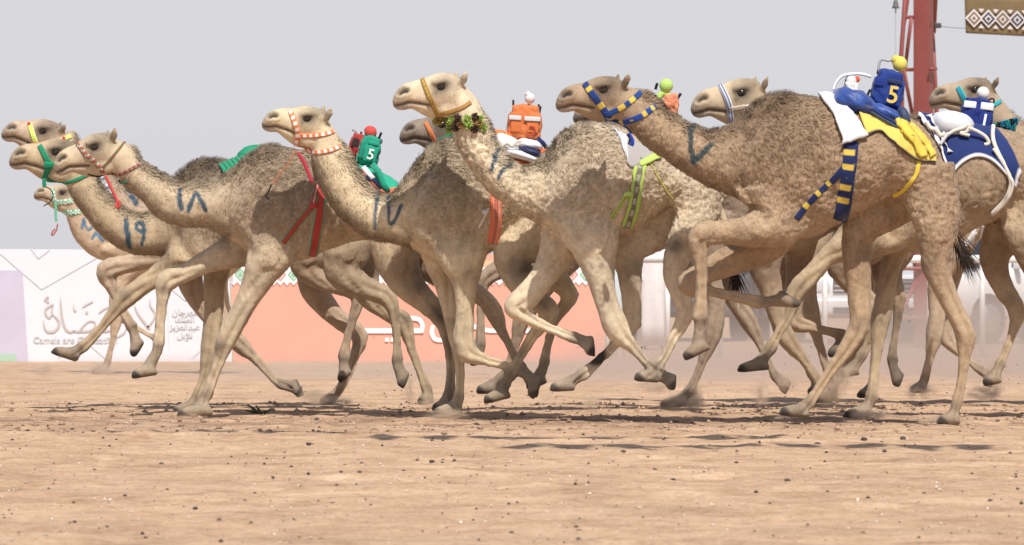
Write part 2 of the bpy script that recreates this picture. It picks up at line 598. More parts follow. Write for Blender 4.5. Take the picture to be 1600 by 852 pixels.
    headmask = sstep(1.75, 1.45, hab[:, 0]) * (hab[:, 1] > -.75)
    # ---- head relief: mouth, nostril, eye socket
    mouth = [head_local(p) for p in ((88, 462), (120, 474), (200, 462), (285, 432), (345, 440), (430, 452), (520, 470))]
    dm = poly_dist(hab, mouth)
    disp = -0.013 * np.exp(-(dm / .035) ** 2) * side_w * (hab[:, 0] < .85)
    nost = [head_local(p) for p in ((175, 325), (215, 300), (255, 302))]
    dn = poly_dist(hab, nost)
    disp += -0.022 * np.exp(-(dn / .042) ** 2) * side_w + 0.008 * np.exp(-((dn - .085) / .035) ** 2) * side_w
    eyeL = head_local((640, 265))
    de = np.linalg.norm((hab - eyeL) * (1, 1.25), axis=1)
    disp += -0.012 * np.exp(-(de / .085) ** 2) * side_w
    lid = np.linalg.norm((hab - head_local((650, 205))) * (.8, 2.2), axis=1)
    disp += 0.008 * np.exp(-(lid / .1) ** 2) * side_w
    ear_c = np.array(hp((890, 175)))
    # coat relief
    wob = perlin(co * (9, 9, 9)) * .006 + perlin(co * 22 + 31) * .0035
    torso = np.array([(a + c) / 2 for a, b, c, e, w in spec['trunk'][1:8]])
    tr = np.array(spec['trunk'])
    hump = np.array(spec.get('hump', ((tr[5:8, 0]).mean(), (tr[5:8, 1]).min() + 10)))
    dh = np.linalg.norm((zpx - hump) * (1.0, 1.1), axis=1) / s           # metres from hump
    legw = sstep(.98, .80, co[:, 2])
    fur = np.clip(1.25 - dh / .62, 0, 1) * (1 - legw)
    neck_top = [(a, b) for a, b, c, e, w in spec['trunk'][6:]]
    dnk = poly_dist(zpx, neck_top) / s
    mane = np.exp(-(dnk / .06) ** 2) * (1 - headmask)
    curl = spec.get('curl', .45)
    trunkw = (1 - legw) * (1 - headmask)
    furm = np.clip(np.maximum(fur, curl * trunkw), 0, 1)
    nx0 = tr[8, 0]
    sleek = spec.get('sleek', .8) * sstep(nx0 + 45, nx0 - 15, zpx[:, 0])
    lowtrunk = sstep(1.0, 1.4, co[:, 2])
    furm = furm * (1 - sleek) * (.25 + .75 * lowtrunk)
    S.sleek, S.low = sleek, lowtrunk
    crl = perlin(co * 38 + 5) + .6 * perlin(co * 70 + 9)
    disp += (wob * (1 - headmask) * (.35 + .65 * (1 - legw))) + crl * .0100 * furm
    # creases in front of and behind the shoulder, flank fold
    def pt(i, f): return (tr[i, 0] + (tr[i, 2] - tr[i, 0]) * f, tr[i, 1] + (tr[i, 3] - tr[i, 1]) * f)
    sidew = np.clip(np.abs(nrm[:, 1]) * 1.4, 0, 1) * (1 - headmask)
    for ln_, am, wd_ in (([pt(7, .12), pt(8, .45), pt(8, .8), pt(7, 1.0)], .016, .035), ([pt(5, .30), pt(5, .6), pt(4, .95)], .010, .05), ([pt(2, .25), pt(3, .7), pt(3, 1.0)], .014, .06)):
        dl_ = poly_dist(zpx, crom(ln_, 5)) / s
        disp += (-am * np.exp(-(dl_ / wd_) ** 2) + .6 * am * np.exp(-((dl_ - 2.4 * wd_) / (1.3 * wd_)) ** 2)) * sidew * (1 - legw)
    rib = np.sin((zpx[:, 0] + .35 * zpx[:, 1]) / s * 2 * math.pi / .075) * np.exp(-(np.linalg.norm((zpx - np.array(pt(4, .72))) * (1, 1.3), axis=1) / s / .22) ** 2)
    disp += .0028 * rib * sidew
    # leg relief: bone and tendon grooves, knobbly joints
    for (side, ank, heel, toe, yl), (sd2, A) in zip(S.feet, S.legpts):
        C = A[:, :2]
        idx = np.where((np.abs(co[:, 1] - yl) < .115) & (co[:, 2] < 1.15))[0]
        if len(idx) == 0: continue
        dmat = np.linalg.norm(zpx[idx][:, None, :] - C[None], axis=2)
        j = dmat.argmin(1)
        ok = dmat[np.arange(len(idx)), j] < A[j, 2] * .75
        idx, j = idx[ok], j[ok]
        tan = np.gradient(C, axis=0); tan /= np.linalg.norm(tan, axis=1)[:, None] + 1e-9
        nn = np.stack([-tan[:, 1], tan[:, 0]], 1)
        nn *= np.where(nn[:, 0] < 0, -1, 1)[:, None]
        q = ((zpx[idx] - C[j]) * nn[j]).sum(1) / (A[j, 2] / 2)          # -1 front .. 1 back
        al = j / (len(A) - 1)
        lw = sstep(.35, .5, al)
        g = -.0115 * np.exp(-((q - .22) / .20) ** 2) * lw + .006 * np.exp(-((q - .66) / .18) ** 2) * lw + .004 * np.exp(-((q + .45) / .25) ** 2) * lw
        g += -.010 * np.exp(-((q + .15 - .5 * np.sin(al * 9)) / .22) ** 2) * sstep(.12, .25, al) * sstep(.5, .38, al)
        disp[idx] += g * np.clip(np.abs(nrm[idx, 1]) * 1.5, 0, 1)
        disp[idx] += (perlin(co[idx] * (26, 26, 16) + 7) * .0055) * lw
    co = co + nrm * disp[:, None]
    m2.vertices.foreach_set("co", co.astype(np.float32).ravel()); m2.update()
    # ---- pigment
    c_body = np.array(spec['c_body']); c_hump = np.array(spec['c_hump']); c_pale = np.array(spec['c_pale'])
    nz = perlin(co * 3.1 + 17) * .5 + .5
    nz2 = perlin(co * 14 + 3) * .5 + .5
    neck_x = tr[8, 0]
    neckw = sstep(neck_x + 25, neck_x - 25, zpx[:, 0]) * (1 - legw)
    col = c_body[None] * (0.88 + .24 * nz2[:, None])
    pale = np.clip(spec.get('neckpale', .7) * neckw + legw * (.45 + .5 * nz), 0, 1)
    bot = np.array([(c, e) for a, b, c, e, w in spec['trunk'][1:9]])
    dbl = poly_dist(zpx, bot) / s
    pale = np.maximum(pale, .7 * np.exp(-(dbl / .10) ** 2))
    col = col * (1 - pale[:, None]) + (c_pale[None] * (.9 + .2 * nz2[:, None])) * pale[:, None]
    hw_ = (np.clip(1.05 - dh / .55, 0, 1) * (.75 + .5 * (nz2 - .5)))[:, None].clip(0, 1)
    col = col * (1 - hw_) + c_hump[None] * hw_
    mw = (mane * .55)[:, None]
    col = col * (1 - mw) + (c_hump * .72)[None] * mw
    # throat line, darker woolly strip in some
    thr = [(c, e) for a, b, c, e, w in spec['trunk'][8:]]
    dth = poly_dist(zpx, thr) / s
    tw = (spec.get('throat', .35) * np.exp(-(dth / .07) ** 2) * (1 - headmask) * (zpx[:, 0] < neck_x))[:, None]
    col = col * (1 - tw) + (c_hump * .6)[None] * tw
    # head pigment
    hm = headmask[:, None]
    c_head = np.array(spec.get('c_head', c_pale * .95))
    hc = c_head[None] * (.9 + .2 * nz2[:, None])
    crown = np.clip(1 - np.linalg.norm(hab - head_local((760, 150)), axis=1) / .42, 0, 1)[:, None]
    crown = np.clip(crown * 1.25, 0, 1) * (.75 + .5 * (nz2[:, None] - .5))
    hc = hc * (1 - .85 * crown) + (c_hump * spec.get('crown', .62))[None] * .85 * crown
    muz = sstep(.40, .05, hab[:, 0])[:, None] * .6
    hc = hc * (1 - muz) + np.array((.25, .195, .155))[None] * muz
    lipw = (np.exp(-(poly_dist(hab, [m_ - (0, .05) for m_ in mouth[1:4]]) / .05) ** 2) * .55)[:, None]
    hc = hc * (1 - lipw) + np.array((.56, .46, .40))[None] * lipw
    for dd, wd, cc, kk_ in ((dm, .027, (.045, .03, .026), .92 * (hab[:, 0] < .95)), (dn, .052, (.015, .011, .010), .98), (de, .185, (.040, .027, .021), .95),
                            (np.linalg.norm((hab - head_local((580, 330))) * (1.0, 1.0), axis=1), .06, (.06, .045, .035), .5)):
        w_ = (np.exp(-(dd / wd) ** 2) * kk_ * np.clip(side_w * 1.2, 0, 1))[:, None]
        hc = hc * (1 - w_) + np.array(cc)[None] * w_
    ear_d = np.linalg.norm(zpx - ear_c, axis=1) / s
    ew = (np.exp(-(ear_d / .035) ** 2) * (np.abs(co[:, 1] - d) > .07) * .7)[:, None]
    hc = hc * (1 - ew) + (c_hump * .55)[None] * ew
    col = col * (1 - hm) + hc * hm
    # legs: stained joints, some hind-leg shade coloured in, dark pads and nails
    for (side, ank, heel, toe, yl), (sd2, A) in zip(S.feet, S.legpts):
        near = np.abs(co[:, 1] - yl) < .13
        df = np.minimum(poly_dist(zpx, [heel, toe]), poly_dist(zpx, [ank, ((heel[0] + toe[0]) / 2, (heel[1] + toe[1]) / 2)]) * 1.25) / s
        w_ = (sstep(.13, .04, df) * near * (.45 + .4 * nz))[:, None]
        col = col * (1 - w_) + np.array((.175, .132, .095))[None] * w_
        dt_ = np.linalg.norm(zpx - np.array(toe), axis=1) / s
        w_ = (sstep(.078, .050, dt_) * near * .93)[:, None]
        col = col * (1 - w_) + np.array((.03, .026, .024))[None] * w_
        ds_ = poly_dist(zpx, [heel, toe]) / s
        w_ = (sstep(.022, .006, ds_) * near * .7)[:, None]
        col = col * (1 - w_) + np.array((.07, .055, .045))[None] * w_
    for (px, py, r, kk_) in spec.get('spots', ()):  # stains and calluses; some spots also colour shade into the hind legs
        w_ = (np.exp(-(np.linalg.norm(zpx - (px, py), axis=1) / r) ** 2) * kk_ * (.6 + .8 * (nz2 - .2)).clip(0, 1.2))[:, None].clip(0, 1)
        col = col * (1 - w_) + np.array((.055, .042, .034))[None] * w_
    dirt = (legw * sstep(.5, .8, nz) * .5)[:, None]
    col = col * (1 - dirt) + np.array((.20, .15, .105))[None] * dirt
    # painted numerals on the near side of the neck
    for stroke, wpx in spec.get('marks', ()):
        dd = poly_dist(pxv + 0 * zpx, crom(stroke, 5))
        w_ = (sstep(wpx * .60, wpx * .34, dd + (nz2 - .5) * 2.6) * (nrm[:, 1] < -.2) * (.88 + .12 * nz))[:, None]
        col = col * (1 - w_) + np.array(spec.get('ink', (.020, .070, .120)))[None] * w_
    mot = 1 + (.16 - .10 * legw - .08 * sleek) * perlin(co * (17, 17, 12) + 41) + .14 * crl * (.3 + .7 * furm)
    col = col * np.clip(mot, .6, 1.4)[:, None]
    grey = col.mean(1)[:, None]
    col = grey + (col - grey) * .88
    col = np.clip(col, 0.01, .95)
    S.co, S.nrm, S.col, S.furm, S.mane, S.legw, S.headmask, S.fur, S.zpx, S.hab, S.dth = co, nrm, col, furm, mane, legw, headmask, fur, zpx, hab, dth
    # ---- objects
    base = (S.X(spec['trunk'][5][0]), d, 0.0)
    root = empty("camel", base, spec['label'], "camel", "racing camels in the pack")
    S.root = root
    body = finish("body", m2, M_COAT, root, np.concatenate([col, furm[:, None] * .9 + .1], 1))
    S.body = body
    nf = len(m2.polygons)
    lt = np.empty(nf, np.int32); m2.polygons.foreach_get("loop_total", lt)
    vi = np.empty(len(m2.loops), np.int32); m2.loops.foreach_get("vertex_index", vi)
    if (lt == 4).all():
        q = vi.reshape(-1, 4)
    else:
        ls = np.empty(nf, np.int32); m2.polygons.foreach_get("loop_start", ls)
        q = np.array([[vi[a], vi[a + 1], vi[a + 2], vi[a + b - 1]] for a, b in zip(ls, lt)])
    S.quads = q
    S.bvh = BVHTree.FromPolygons([tuple(p) for p in co], q.tolist())
    # eyes
    for sd in (-1, 1):
        ex, ez = hp((640, 262))
        hit = S.bvh.ray_cast(Vector((S.X(ex), d + sd * 2, S.Z(ez))), Vector((0, -sd, 0)))
        if hit[0] is not None and abs(hit[0].y - d) < .2:
            MB().ball((hit[0].x, hit[0].y - sd * .006, hit[0].z), (.031, .022, .026), None, 16, 10).build("eye", M_EYE, root, usecol=False)
    # hair
    hair(S, spec)
    tail(S, spec)
    return S

def hair(S, spec):
    n = spec.get('hairs', 9000)
    if n <= 0: return
    q = S.quads; co = S.co
    area = np.linalg.norm(np.cross(co[q[:, 2]] - co[q[:, 0]], co[q[:, 3]] - co[q[:, 1]]), axis=1)
    thr = spec.get('throat', .35) * np.exp(-(S.dth / .09) ** 2) * (1 - S.headmask) * (S.zpx[:, 0] < spec['trunk'][8][0])
    trunkw = (1 - S.legw) * (1 - S.headmask)
    crown = S.headmask * np.clip(1 - np.linalg.norm(S.hab - head_local((800, 150)), axis=1) / .45, 0, 1)
    dens = .03 + .75 * trunkw * (1 - .85 * S.sleek) * (.3 + .7 * S.low) + 1.3 * S.fur * (1 - .8 * S.sleek) + 2.2 * S.mane * (1 - S.headmask) + 1.5 * thr + .35 * crown - .02 * S.headmask
    leng = .008 + .004 * trunkw + .015 * S.fur ** 1.5 + .016 * S.mane * rng.uniform(.4, 1.9, len(co)) + .022 * thr + .005 * crown
    nearw = np.where(co[q[:, 0], 1] < S.d + .12, 1, .25)
    p = area * dens[q].mean(1) * nearw; p = np.maximum(p, 0); p /= p.sum()
    f = rng.choice(len(q), n, p=p)
    w = rng.dirichlet((1, 1, 1, 1), n)
    root = (co[q[f]] * w[:, :, None]).sum(1)
    nr = (S.nrm[q[f]] * w[:, :, None]).sum(1); nr /= np.linalg.norm(nr, axis=1)[:, None] + 1e-9
    cl = (S.col[q[f]] * w[:, :, None]).sum(1)
    ln = (leng[q[f]] * w).sum(1) * rng.uniform(.6, 1.5, n)
    mn = (S.mane[q[f]] * w).sum(1)
    flow = np.tile(np.array([.75, 0, -.55]), (n, 1))
    clump = np.stack([perlin(root * 13 + k_ * 19.7) for k_ in (1, 2, 3)], 1)
    flow = flow + clump * spec.get('messy', .9) + rng.normal(size=(n, 3)) * .18
    flow[:, 2] += mn * .5
    flow -= nr * (flow * nr).sum(1)[:, None]
    flow /= np.linalg.norm(flow, axis=1)[:, None] + 1e-9
    lift = (.16 + .40 * mn + .14 * rng.random(n))[:, None]
    mid = root + (flow * .5 + nr * lift * .8) * ln[:, None]
    tip = root + (flow * 1.0 + nr * lift * 1.0 + np.array([0, 0, -.12])) * ln[:, None]
    side = np.cross(flow, nr)
    wd = (.0015 + .0012 * rng.random(n))[:, None] * spec.get('hw', 1.0)
    V = np.empty((n, 5, 3)); rt = root - nr * .004
    V[:, 0] = rt - side * wd; V[:, 1] = rt + side * wd; V[:, 2] = mid + side * wd * .8; V[:, 3] = mid - side * wd * .8; V[:, 4] = tip
    T = np.array([[0, 1, 2], [0, 2, 3], [3, 2, 4]])
    T = (np.arange(n)[:, None, None] * 5 + T[None]).reshape(-1, 3)
    cc = np.repeat((cl * rng.uniform(.72, 1.28, n)[:, None]), 5, 0).clip(.008, .95)
    o = tri_mesh("hair", V.reshape(-1, 3), T, M_HAIR, S.root, cc, True)
    hn = nr * .85 + flow * .10 + rng.normal(size=(n, 3)) * .16       # the strands shade with the coat they lie on
    hn /= np.linalg.norm(hn, axis=1)[:, None]
    o.data.normals_split_custom_set_from_vertices(np.repeat(hn, 5, 0).tolist())
    o["kind"] = "stuff"

def tail(S, spec):
    t = spec.get('tail')
    if not t: return
    pts = crom(t, 4)
    P3 = [Vector((S.X(x), S.d, S.Z(y))) for x, y in pts]
    m = MB().tube(P3, list(np.linspace(.032, .014, len(P3))), tuple(spec['c_body']))
    o = m.build("tail", M_COAT, S.root)
    # tuft
    n = 160
    a, b = np.array(P3[-2]), np.array(P3[-1])
    dr = b - a; dr /= np.linalg.norm(dr)
    start = np.array(P3)[rng.integers(len(P3) // 2, len(P3), n)] + rng.normal(size=(n, 3)) * .008
    dirs = dr + rng.normal(size=(n, 3)) * .28
    ln = rng.uniform(.08, .19, n)[:, None]
    sd = np.cross(dirs, (0, 1, 0)); sd /= np.linalg.norm(sd, axis=1)[:, None] + 1e-9
    V = np.empty((n, 5, 3)); wd = .0026
    mid = start + dirs * ln * .5 + np.array([0, 0, -.008]); tip = start + dirs * ln + np.array([0, 0, -.05])
    V[:, 0] = start - sd * wd; V[:, 1] = start + sd * wd; V[:, 2] = mid + sd * wd; V[:, 3] = mid - sd * wd; V[:, 4] = tip
    T = (np.arange(n)[:, None, None] * 5 + np.array([[0, 1, 2], [0, 2, 3], [3, 2, 4]])[None]).reshape(-1, 3)
    ob = tri_mesh("tail_tuft", V.reshape(-1, 3), T, M_HAIR, S.root, np.tile((.03, .02, .016), (n * 5, 1)))
    ob["kind"] = "stuff"
# ------------------------------------------------------------------ the thirteen camels (outlines in photo pixels, each in its own plane)
SP = {}
SP['A'] = dict(s=235, vox=.0105, label="tan camel painted with ١٨ on its neck, thin red and green braided halter",
    M=(83, 268), E=(150, 231), hump=(440, 250), hairs=26000, curl=.40, throat=.45, neckpale=.75,
    c_body=(.375, .278, .182), c_hump=(.245, .172, .108), c_pale=(.57, .445, .285),
    trunk=[(652,345,640,365,.07),(640,305,610,378,.2),(600,275,580,374,.26),(550,255,545,380,.29),(500,242,505,394,.30),(455,232,470,408,.29),(420,231,435,410,.27),(390,246,395,398,.24),(360,269,362,376,.2),(325,286,330,357,.15),(285,287,285,355,.135),(250,270,245,340,.125),(222,252,222,314,.115),(208,228,196,292,.108)],
    legs=[(-1,[(425,330,120),(428,385,92),(408,430,60),(385,475,43),(356,530,39),(346,560,29),(334,592,24),(324,618,26)],((322,622),(334,649),(280,653))),
          (1,[(400,340,100),(375,385,70),(330,405,46),(290,425,36),(258,440,38),(251,470,28),(248,505,24),(245,540,25)],((243,550),(243,587),(205,594))),
          (-1,[(625,335,95),(620,395,82),(636,440,62),(668,474,44),(692,500,36),(702,540,26),(705,580,22),(703,612,23)],((700,618),(706,641),(676,644))),
          (1,[(640,345,110),(675,405,80),(715,440,50),(757,468,34),(772,490,34),(788,525,22),(803,555,20),(815,575,22)],((818,580),(845,590),(842,622)))],
    spots=[(346,540,12,.8),(655,440,26,.8),(690,490,22,.85),(698,540,22,.8),(700,590,16,.5),(255,455,9,.5)],  # knee marks; near hind stains with the neighbour's shade coloured in
    marks=[([(281,297),(280,312),(283,326)],8),([(295,329),(299,315),(306,302),(313,312),(322,329)],7)])
SP['B'] = dict(s=226, vox=.0125, label="tan camel painted with ١٩ on its neck, broad green halter",
    M=(12, 254), E=(89, 239), hump=(325, 268), hairs=14000, curl=.3, throat=.5, neckpale=.8,
    c_body=(.30, .215, .132), c_hump=(.135, .098, .064), c_pale=(.50, .375, .225),
    trunk=[(600,330,585,350,.07),(580,290,560,360,.2),(530,268,520,365,.26),(470,256,470,385,.29),(415,250,420,398,.3),(365,249,375,405,.28),(330,250,335,408,.26),(300,258,305,405,.23),(268,285,285,400,.19),(250,325,250,400,.145),(215,335,205,397,.13),(190,322,168,377,.125),(165,298,137,345,.12),(148,270,112,310,.115),(138,250,102,285,.108)],
    legs=[(-1,[(330,345,110),(310,385,80),(270,415,48),(230,443,38),(198,467,37),(175,495,27),(150,525,23),(128,545,26)],((124,548),(122,566),(82,553))),
          (1,[(350,345,100),(340,400,60),(333,440,42),(332,490,37),(325,548,35),(317,590,24),(305,622,24)],((302,628),(308,645),(268,650))),
          (-1,[(555,325,95),(545,385,84),(538,425,68),(570,450,44),(606,466,35),(618,500,23),(621,540,21),(621,562,25)],((621,568),(642,583),(633,607))),
          (1,[(560,340,120),(560,410,80),(575,462,46),(605,488,35),(629,504,35),(642,545,23),(655,580,20),(666,608,23)],((668,612),(678,632),(652,635)))],
    spots=[(200,462,10,.6),(632,497,12,.8)],
    marks=[([(197,343),(199,363),(202,385)],8),([(222,363),(214,358),(213,350),(219,348),(224,354),(225,366),(222,382)],7)])
SP['C'] = dict(s=218, vox=.0135, label="pale camel with lime noseband behind the camel painted ١٩",
    M=(0, 210), E=(69, 206), hump=(345, 262), hairs=5000, curl=.3,
    c_body=(.33, .23, .145), c_hump=(.19, .125, .08), c_pale=(.50, .37, .25),
    trunk=[(575,340,560,355,.07),(555,300,535,360,.2),(505,280,500,370,.26),(450,268,450,385,.29),(400,260,405,395,.3),(360,258,365,398,.28),(325,263,330,398,.26),(295,278,300,392,.22),(268,300,275,380,.18),(235,312,232,362,.14),(205,298,190,345,.13),(178,272,160,318,.12),(150,245,130,285,.115),(128,226,108,258,.11),(117,205,95,238,.10)],
    legs=[(-1,[(310,345,100),(285,385,70),(240,402,44),(200,413,36),(168,424,38),(180,455,27),(195,487,23),(209,512,26)],((211,518),(229,535),(214,560))),
          (1,[(310,345,90),(293,410,56),(300,455,42),(330,500,34),(370,536,34),(398,562,24),(425,592,20),(442,603,24)],((445,604),(463,592),(476,618))),
          (-1,[(520,340,120),(490,390,80),(482,422,52),(520,445,34),(560,460,32),(553,495,23),(543,530,21),(538,560,26)],((538,566),(552,582),(535,600))),
          (1,[(520,340,120),(500,410,80),(490,450,56),(520,492,40),(560,525,34),(552,560,23),(543,585,22),(527,612,20)],((522,618),(524,632),(498,635)))],
    marks=[([(205,308),(212,318)],9),([(200,296),(207,300)],9)], spots=[(165,430,8,.4),(556,535,10,.5)])
SP['D'] = dict(s=158, vox=.015, label="small far camel in green and white braided halter by the white hoarding",
    M=(51, 306), E=(99, 302), hump=(260, 330), hairs=2500, hw=1.4,
    c_body=(.42, .30, .19), c_hump=(.30, .205, .13), c_pale=(.52, .385, .255), throat=.15, ink=(.04, .13, .24),
    trunk=[(410,370,400,385,.07),(395,345,380,395,.2),(350,330,350,398,.26),(310,318,312,410,.3),(270,312,275,415,.28),(240,320,245,418,.25),(215,340,215,412,.2),(195,365,185,412,.15),(175,362,152,405,.125),(155,345,124,384,.115),(143,322,110,360,.11),(135,300,103,335,.105)],
    legs=[(-1,[(245,370,70),(225,405,48),(205,425,30),(183,460,24),(183,500,23),(178,530,15),(170,565,15)],((168,570),(172,583),(146,585))),
          (1,[(250,370,70),(220,415,40),(200,450,28),(186,490,24),(205,508,15),(228,522,13),(240,528,15)],((243,530),(254,535),(252,551))),
          (-1,[(375,365,80),(350,410,50),(335,435,36),(345,480,22),(350,500,22),(335,540,13),(328,570,14)],((326,573),(332,583),(312,585))),
          (1,[(375,365,80),(352,410,50),(340,435,36),(350,480,22),(352,500,22),(345,540,13),(338,570,14)],((336,573),(342,583),(322,585)))],
    marks=[([(128,357),(131,343),(133,352),(139,360),(143,356)],5),([(145,373),(149,364),(155,370),(161,376)],5)])
SP['E'] = dict(s=240, vox=.0105, label="sandy camel painted with ١٧, orange halter with white flowers",
    M=(407, 194), E=(481, 187), hump=(705, 250), hairs=26000, curl=.35, throat=.8, neckpale=.85,
    c_body=(.45, .35, .225), c_hump=(.305, .228, .142), c_pale=(.66, .525, .325), ear=(912, 40),
    trunk=[(915,330,895,350,.07),(900,290,870,365,.2),(860,265,835,358,.26),(810,250,800,372,.29),(765,240,768,394,.30),(728,226,740,410,.28),(697,222,705,415,.26),(667,241,670,405,.23),(641,272,640,387,.19),(612,306,610,379,.145),(580,297,572,372,.13),(556,262,528,335,.12),(540,230,503,300,.115),(525,205,487,258,.108)],
    legs=[(-1,[(715,340,120),(722,400,86),(727,440,50),(727,490,35),(727,545,42),(757,562,27),(790,571,22),(818,580,26)],((822,583),(850,590),(836,624))),
          (1,[(690,350,100),(690,410,60),(698,450,42),(708,500,35),(714,530,33),(718,570,23),(718,605,22),(716,625,24)],((714,630),(722,649),(676,653))),
          (-1,[(880,325,95),(835,365,105),(800,398,70),(815,440,58),(840,468,44),(857,490,38),(832,525,27),(808,565,23),(795,588,28)],((793,592),(798,622),(757,632))),
          (1,[(890,335,120),(872,385,90),(866,425,50),(878,445,40),(890,465,33),(868,500,23),(856,540,20),(850,570,24)],((848,575),(855,600),(825,612)))],
    spots=[(820,420,24,.8),(845,470,20,.8),(732,430,10,.4),(810,550,14,.5),(795,605,24,.6),(840,605,20,.6),(705,505,8,.4)],  # dark marks and stains; shade on the forward hind thigh coloured in
    marks=[([(583,298),(588,315),(586,335),(586,358)],6),([(604,310),(608,330),(609,349),(618,343),(627,321)],6)])
SP['F'] = dict(s=228, vox=.0135, label="greyish camel with orange noseband and green cheek strap behind the sandy camel's hump",
    M=(622, 217), E=(692, 196), hairs=3500,
    c_body=(.27, .195, .135), c_hump=(.20, .14, .095), c_pale=(.36, .265, .18), c_head=(.245, .185, .14),
    trunk=template(622, 228, 14, 22),
    legs=[(-1,[(900,350,100),(885,400,60),(850,445,44),(815,500,34),(805,540,23),(792,575,21),(782,592,26)],((778,595),(775,615),(744,616))),
          (1,[(890,350,100),(860,400,56),(810,408,40),(762,432,34),(752,460,25),(751,505,21),(750,540,24)],((750,546),(757,568),(735,575))),
          (-1,[(1120,330,120),(1105,390,90),(1100,430,50),(1117,470,37),(1112,520,37),(1098,560,25),(1082,598,21),(1074,612,24)],((1072,615),(1075,635),(1030,638))),
          (1,[(1130,330,120),(1125,390,80),(1130,430,46),(1150,470,36),(1174,507,34),(1190,540,21),(1206,575,19),(1214,590,22)],((1217,593),(1240,598),(1230,618)))])
SP['G'] = dict(s=245, vox=.0105, label="cream curly-coated camel with lime and brown pompom collar",
    M=(611.3, 162), E=(690, 137.3), hump=(920, 215), hairs=28000, curl=1.0, throat=.3, neckpale=.9, messy=1.6, sleek=.0,
    c_body=(.53, .425, .295), c_hump=(.425, .328, .222), c_pale=(.70, .565, .380), c_head=(.66, .52, .345), crown=.85,
    trunk=[(1118,310,1105,335,.07),(1105,265,1080,345,.2),(1065,238,1050,322,.26),(1015,216,1015,345,.29),(968,200,972,366,.30),(930,191,940,382,.28),(900,200,905,388,.26),(872,222,872,374,.22),(845,252,845,353,.18),(815,263,800,327,.14),(790,246,764,300,.13),(771,212,737,267,.12),(758,182,716,232,.115),(743,152,707,205,.108)],
    legs=[(-1,[(905,310,130),(925,370,95),(935,420,60),(945,465,45),(964,515,45),(990,545,26),(1012,570,22),(1030,583,26)],((1033,585),(1057,585),(1055,610))),
          (1,[(885,330,110),(875,385,70),(850,430,48),(822,465,48),(805,482,44),(840,505,28),(875,520,23),(903,530,26)],((906,531),(928,525),(932,556))),
          (-1,[(1085,285,95),(1088,340,74),(1064,385,58),(1052,425,44),(1062,462,37),(1070,490,33),(1050,530,26),(1035,560,23),(1022,575,28)],((1018,578),(1028,598),(990,596))),
          (1,[(1085,300,120),(1030,345,95),(985,388,66),(985,430,48),(988,475,37),(985,508,37),(960,540,25),(930,570,23),(908,588,28)],((903,590),(898,612),(860,614)))],
    spots=[(1055,385,13,.9),(940,415,6,.5),(990,430,26,.5)],  # stifle callus, plus shade coloured into the far hind leg
    marks=[([(776,235),(772,250),(767,266)],7),([(793,256),(784,267),(778,280)],7)], tail=[(1115,312),(1132,350),(1138,395),(1148,425)])
SP['H'] = dict(s=251, vox=.0105, label="brown camel painted with ٧, blue and yellow checked halter",
    M=(866, 166), E=(943, 142), hump=(1215, 175), hairs=28000, curl=.8, throat=.35, neckpale=.35, messy=1.2, sleek=.25,
    c_body=(.335, .222, .130), c_hump=(.195, .124, .072), c_pale=(.47, .335, .200), c_head=(.35, .245, .150), ink=(.025, .055, .065),
    trunk=H_TRUNK,
    legs=[(-1,[(1215,290,140),(1215,340,105),(1170,362,60),(1130,363,48),(1092,370,46),(1093,410,31),(1094,460,28),(1092,500,34)],((1092,512),(1108,546),(1070,565))),
          (1,[(1230,310,120),(1195,375,80),(1140,408,56),(1100,428,45),(1077,445,44),(1110,455,27),(1150,464,25),(1190,473,28)],((1206,471),(1222,453),(1254,471))),
          (-1,[(1442,265,95),(1458,330,86),(1460,385,62),(1458,415,53),(1472,450,43),(1490,490,37),(1505,525,37),(1503,560,28),(1498,600,23),(1490,635,23)],((1488,642),(1497,663),(1462,665))),
          (1,[(1430,280,120),(1375,325,92),(1344,365,62),(1342,410,55),(1345,460,46),(1345,508,40),(1325,545,33),(1300,580,26),(1275,618,25),(1265,632,28)],((1262,635),(1264,655),(1220,651)))],
    spots=[(1446,412,13,.55),(1342,510,11,.6),(1350,400,18,.25)],
    marks=[([(1077,199),(1079,215),(1080,235),(1084,252)],9),([(1084,252),(1097,240),(1110,227)],10)], tail=[(1485,300),(1492,345),(1492,375),(1502,392)])
SP['I'] = dict(s=240, vox=.0125, label="camel with white and blue striped noseband, its head behind a brown hump",
    M=(1077, 174), E=(1158, 147), hairs=6000, curl=.6,
    c_body=(.31, .212, .128), c_hump=(.20, .13, .08), c_pale=(.52, .39, .24), c_head=(.55, .42, .265),
    trunk=template(1077, 240, 18, 0),
    legs=[(-1,[(1410,330,110),(1350,372,80),(1300,395,42),(1270,425,37),(1243,455,37),(1232,490,26),(1212,525,24),(1200,548,28)],((1197,552),(1200,578),(1152,583))),
          (1,[(1430,330,110),(1412,370,60),(1396,410,40),(1388,450,36),(1379,500,37),(1372,550,27),(1368,590,25),(1364,625,28)],((1362,630),(1366,652),(1320,657))),
          (-1,[(1632,300,95),(1612,350,110),(1622,420,60),(1650,460,40),(1672,500,34),(1665,560,24),(1660,620,22)],((1658,630),(1664,653),(1625,655))),
          (1,[(1640,300,130),(1590,350,90),(1558,395,60),(1566,440,44),(1592,485,35),(1585,520,23),(1572,555,20),(1564,572,23)],((1562,577),(1568,600),(1540,606)))],
    spots=[(1250,450,9,.5),(1378,500,12,.4),(1580,470,14,.4)])
